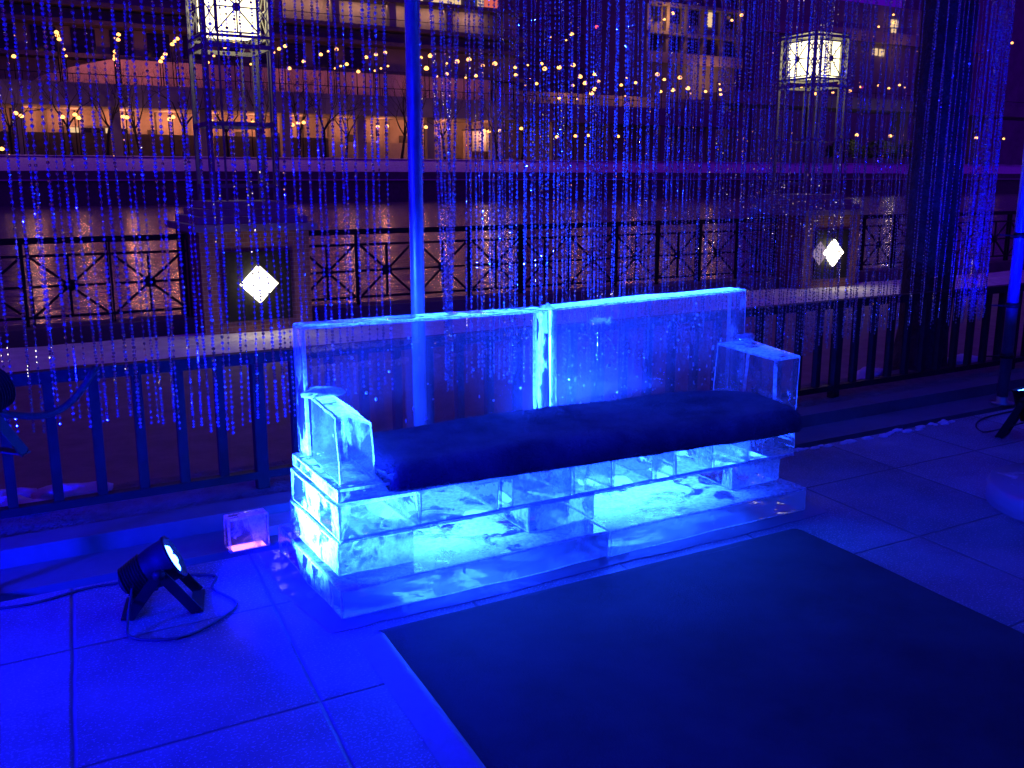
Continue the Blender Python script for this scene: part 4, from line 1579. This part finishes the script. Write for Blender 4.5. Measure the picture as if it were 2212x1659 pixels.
PARC = (0.49, 3.17, 0.150)
PARAX = (0.86, -0.22, 0.46)
par_light('stage_light', PARC, PARAX, 'black stage light on the paving left of the sofa, lit face aimed at the ice',
          cable=spline([(0.42, 3.2, 0.16), (0.36, 3.06, 0.03), (0.36, 2.97, 0.006), (0.48, 2.90, 0.006), (0.60, 2.95, 0.006), (0.70, 3.06, 0.006), (0.66, 3.22, 0.006), (0.69, 3.33, 0.006), (0.55, 3.40, 0.006), (0.30, 3.44, 0.006), (0.1, 3.40, 0.006), (-0.2, 3.44, 0.006), (-0.6, 3.40, 0.006)]))
PAR2C = (4.99, 3.02, 0.23)
par_light('stage_light', PAR2C, (-0.08, 0.22, 0.97), 'black stage light at the right edge by the tent pole, aimed upwards',
          cable=spline([(4.98, 3.0, 0.10), (4.9, 3.2, 0.006), (5.2, 3.4, 0.006), (6.0, 3.42, 0.006)]))

# blue light: the two visible stage lights plus two more standing outside the picture on the left
pa = Vector(PARC) + Vector(PARAX).normalized() * 0.075
spot(pa, (1.5, 3.0, 0.50), 7000, CYAN, 74, 0.6, 0.05)
spot(pa, (1.6, 3.0, 0.55), 220, BLUE, 165, 0.4, 0.05)
pb = Vector(PAR2C) + Vector((-0.08, 0.22, 0.97)) * 0.075
spot(pb, (5.68, 3.62, 1.35), 520, BLUE, 72, 0.8, 0.05)
PAR3 = (-1.5, 2.9, 0.30)
par_light('stage_light', PAR3, (0.9, 0.1, 0.35), 'black stage light outside the left edge of the view')
spot(Vector(PAR3) + Vector((0.09, 0.01, 0.035)), (1.2, 3.8, 1.0), 1250, (0.0012, 0.0022, 1.0), 130, 0.7, 0.06)
PAR4 = (-0.9, 1.0, 2.1)
spot(PAR4, (1.2, 3.0, 0.1), 620, (0.0012, 0.0022, 1.0), 76, 1.0, 0.07)

PAR5C = (2.22, 3.68, 0.125)
par_light('stage_light', PAR5C, (-0.10, -0.42, 0.90), 'black stage light hidden behind the ice backrest, aimed upwards', S=0.8)
pc = Vector(PAR5C) + Vector((-0.10, -0.42, 0.90)) * 0.06
spot(pc, (2.32, 3.27, 0.74), 1700, CYAN, 122, 0.95, 0.05)

# ---- ice bits
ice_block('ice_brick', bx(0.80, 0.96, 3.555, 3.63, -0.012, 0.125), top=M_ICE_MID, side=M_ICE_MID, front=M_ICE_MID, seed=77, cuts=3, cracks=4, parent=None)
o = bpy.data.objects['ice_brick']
tag(o, 'small frosted ice brick lit pink by an added panel beside the left end of the sofa', 'ice brick')
MB().add([(0.815, 3.56, -0.009), (0.945, 3.56, -0.009), (0.945, 3.625, -0.009), (0.815, 3.625, -0.009)], [(0, 1, 2, 3)]).build('light_panel', panel_emit('added_pink_glow', (1.0, 0.30, 0.55), 2.0), o)  # unseen glowing panel added to tint the brick pink
m = MB()
cx, cyy, r = 3.62, 1.86, 0.40
c0 = onY(2330, 1075, 1.9)
m.lathe([(0.002, 0), (0.002, r), (0.085, r), (0.095, r - 0.012), (0.095, 0)], (0, 0, 0), (0, 0, 1), 48)
o = m.build('ice_disc', M_ICE_PLINTH)
o.location = (4.13, 2.18, 0)
tag(o, 'low round ice disc on the paving at the right edge', 'ice disc')

# ---- tent poles


def pole(x, y, label, r=0.031):
    t = empty('tent_pole', (x, y, -0.012), label, 'pole')
    MB().tube([(x, y, -0.008), (x, y, 3.4)], r, 28).build('tube', M_POLE, t)
    MB().lathe([(0, 0), (0, 0.07), (0.012, 0.07), (0.016, 0.036), (0.05, 0.034), (0.05, 0)], (x, y, -0.012), (0, 0, 1), 24).build('foot_plate', M_POLE, t)
    return t


pole(1.655, 3.65, 'round aluminium tent pole rising behind the left half of the ice sofa', 0.0285)
rp = pole(5.70, 3.62, 'round aluminium tent pole at the right edge above the stage light', 0.034)
m = MB()
for z in (0.30, 0.62, 1.05):
    m.lathe([(-0.014, 0.034), (-0.014, 0.041), (0.014, 0.041), (0.014, 0.034)], (5.70, 3.62, z), (0, 0, 1), 20)
    m.bar((5.66, 3.62, z), (5.52, 3.64, z + 0.01), 0.012, 0.008, (0, 0, 1))
m.build('collar', M_METAL, rp)

# canopy of the tent over the terrace (above the view); the bead strands hang from its edge
m = MB()
m.box(-5, 12, -3, 3.95, 3.41, 3.43)
m.box(-5, 12, 3.70, 3.82, 2.93, 3.40)
o = m.build('ceiling', M_SNOW); tag(o, kind='structure')
m = MB()
m.box(-5, 12, -3.02, -3.0, 0.0, 3.41)  # walls out of view, added to keep sky light off the floor
m.box(-5.02, -5.0, -3.0, 2.2, 0.0, 3.41)
o = m.build('added_tent_wall', M_DCONC); tag(o, kind='structure')

# ---- lamp on a stand at the left edge and its cable
LC = onY(-85, 868, 3.45)
lt = par_light('stage_light', LC, (-0.75, -0.62, -0.12), 'stage light on a stand cut off by the left edge of the view', foot=LC.z - 0.2, S=1.0)
lt.name = 'stage_light'
MB().tube([(LC.x - 0.16, LC.y + 0.1, 0.0), (LC.x - 0.16, LC.y + 0.1, LC.z + 0.1)], 0.016, 12).build('stand_tube', M_METAL, lt)
MB().bar((LC.x - 0.16, LC.y + 0.1, LC.z), (LC.x - 0.02, LC.y + 0.02, LC.z), 0.02, 0.02, (0, 0, 1)).build('stand_arm', M_METAL, lt)
MB().lathe([(0, 0), (0, 0.12), (0.01, 0.12), (0.014, 0)], (LC.x - 0.16, LC.y + 0.1, 0.001), (0, 0, 1), 20).build('stand_base', M_METAL, lt)
A = onY(206, 792, 3.70)
B = onY(4, 893, 3.58)
rope = []
for k in range(25):
    t = k / 24
    p = A.lerp(B, t)
    p.z -= 0.11 * math.sin(math.pi * t) ** 0.9 * (1 - 0.45 * t)
    rope.append(p)
rope.append(LC + Vector((-0.05, 0.1, 0.0)))
m = MB().tube(rope, 0.0125, 10)
o = m.build('swagged_cable', M_ROPE)
tag(o, 'thick black cable swagged from the railing to the left edge', 'cable')

# ================================================================== BEAD STRANDS
CYD = 3.76
variants = []
for s in range(14):
    rnd = random.Random(200 + s)
    m = MB()
    z = 0.0
    Ltot = 2.45
    fa, fb, pa_, pb_ = rnd.uniform(1.2, 3.0), rnd.uniform(1.2, 3.0), rnd.uniform(0, 6), rnd.uniform(0, 6)
    amp = rnd.choice((0.002, 0.005, 0.011))
    sway = lambda z: (amp * math.sin(fa * (Ltot - z) + pa_) - amp * math.sin(fa * 0 + pa_), amp * math.sin(fb * (Ltot - z) + pb_))
    m.tube([(*sway(Ltot * q / 24), Ltot * q / 24) for q in range(25)], 0.0010, 3, 0, False)
    while z < Ltot - 0.02:
        seg = rnd.uniform(0.12, 0.5)
        dense = rnd.random() < 0.55
        big = rnd.random() < 0.25
        zend = min(Ltot - 0.01, z + seg)
        while z < zend:
            r = (0.0062 if dense else 0.0053) * (1.25 if big else 1) * rnd.uniform(0.85, 1.12)
            h = r * (0.95 if dense else 1.15)
            pitch = h * 2.05 if dense else rnd.uniform(0.019, 0.024)
            n = 6
            a0 = rnd.uniform(0, 6.28)
            ox, oy = sway(z)
            ox, oy = ox + rnd.uniform(-1, 1) * 0.0012, oy + rnd.uniform(-1, 1) * 0.0012
            vs = [(ox, oy, z), (ox, oy, z + 2 * h)]
            for lev, rr in ((0.55, 0.92), (1.35, 1.0)):
                for k in range(n):
                    a = a0 + 6.2832 * (k + 0.5 * (lev > 1)) / n
                    vs.append((ox + math.cos(a) * r * rr, oy + math.sin(a) * r * rr, z + h * lev))
            fs = []
            for k in range(n):
                k2 = (k + 1) % n
                fs += [(0, 2 + k2, 2 + k), (2 + k, 2 + k2, 2 + n + k), (2 + k2, 2 + n + k2, 2 + n + k), (1, 2 + n + k, 2 + n + k2)]
            m.add(vs, fs)
            z += pitch
    variants.append(m.mesh('bead_strand', M_BEAD))
rnd = random.Random(77)


def strand(x, y, z0, label, group, lean=0.0, leany=0.0, fine=0.9):
    o = bpy.data.objects.new('bead_strand', variants[rnd.randrange(len(variants))])
    COL.objects.link(o)
    o.location = (x, y, z0)
    o.rotation_euler = (leany + rnd.uniform(-.004, .004), lean + rnd.uniform(-.006, .006), rnd.uniform(0, 6.28))
    if lean or leany:
        o.rotation_euler = (leany, lean, 0)
    o.scale = (fine, fine, 1)
    tag(o, label, 'bead strand', group)
    return o


x = 0.02
cnt = 0
while x < 1.60:
    strand(x + rnd.uniform(-.006, .006), CYD + rnd.uniform(-.012, .012), 0.475 + 0.05 * math.sin(x * 5.1) + rnd.uniform(-.03, .03),
           'crystal bead strand hanging left of the tent pole', 'bead strands left of the pole')
    x += 0.0325
    cnt += 1
# the gathered bunch right of the pole
for k in range(9):
    a = rnd.uniform(0, 6.28)
    strand(1.845 + math.cos(a) * 0.012, CYD + math.sin(a) * 0.012, 0.46 + rnd.uniform(0, .06),
           'crystal bead strand in the tight bunch right of the tent pole', 'bunched bead strands', lean=(k - 4) * 0.012)
    cnt += 1
strand(1.735, CYD, 0.5, 'crystal bead strand hanging alone between pole and bunch', 'single bead strands')
x = 1.96
while x < 4.45:
    strand(x + rnd.uniform(-.007, .007), CYD + rnd.uniform(-.02, .02), 0.50 + 0.045 * math.sin(x * 4.3) + rnd.uniform(-.035, .035),
           'crystal bead strand hanging behind the sofa right of the bunch', 'bead strands behind the sofa', fine=0.72)
    x += 0.0235
    cnt += 1
xf = 1.98
while xf < 4.9:
    strand(xf + rnd.uniform(-.012, .012), CYD + 0.075 + rnd.uniform(-.02, .02), 0.52 + rnd.uniform(-.04, .04),
           'fine bead strand in the rear row behind the sofa', 'rear row of bead strands', fine=0.58)
    xf += 0.042
    cnt += 1
while x < 5.50:
    strand(x + rnd.uniform(-.007, .007), CYD + rnd.uniform(-.03, .03), 0.53 + rnd.uniform(-.03, .03),
           'crystal bead strand hanging in front of the big tree trunk', 'bead strands before the tree', fine=0.6)
    x += 0.033
    cnt += 1
for k in range(22):
    strand(5.36 + 0.011 * k, CYD + rnd.uniform(-.03, .03) - 0.02, 0.54 + rnd.uniform(-.03, .03),
           'brightly lit bead strand gathered beside the right tent pole', 'bead strands by the right pole')
    cnt += 1
print('strands', cnt)
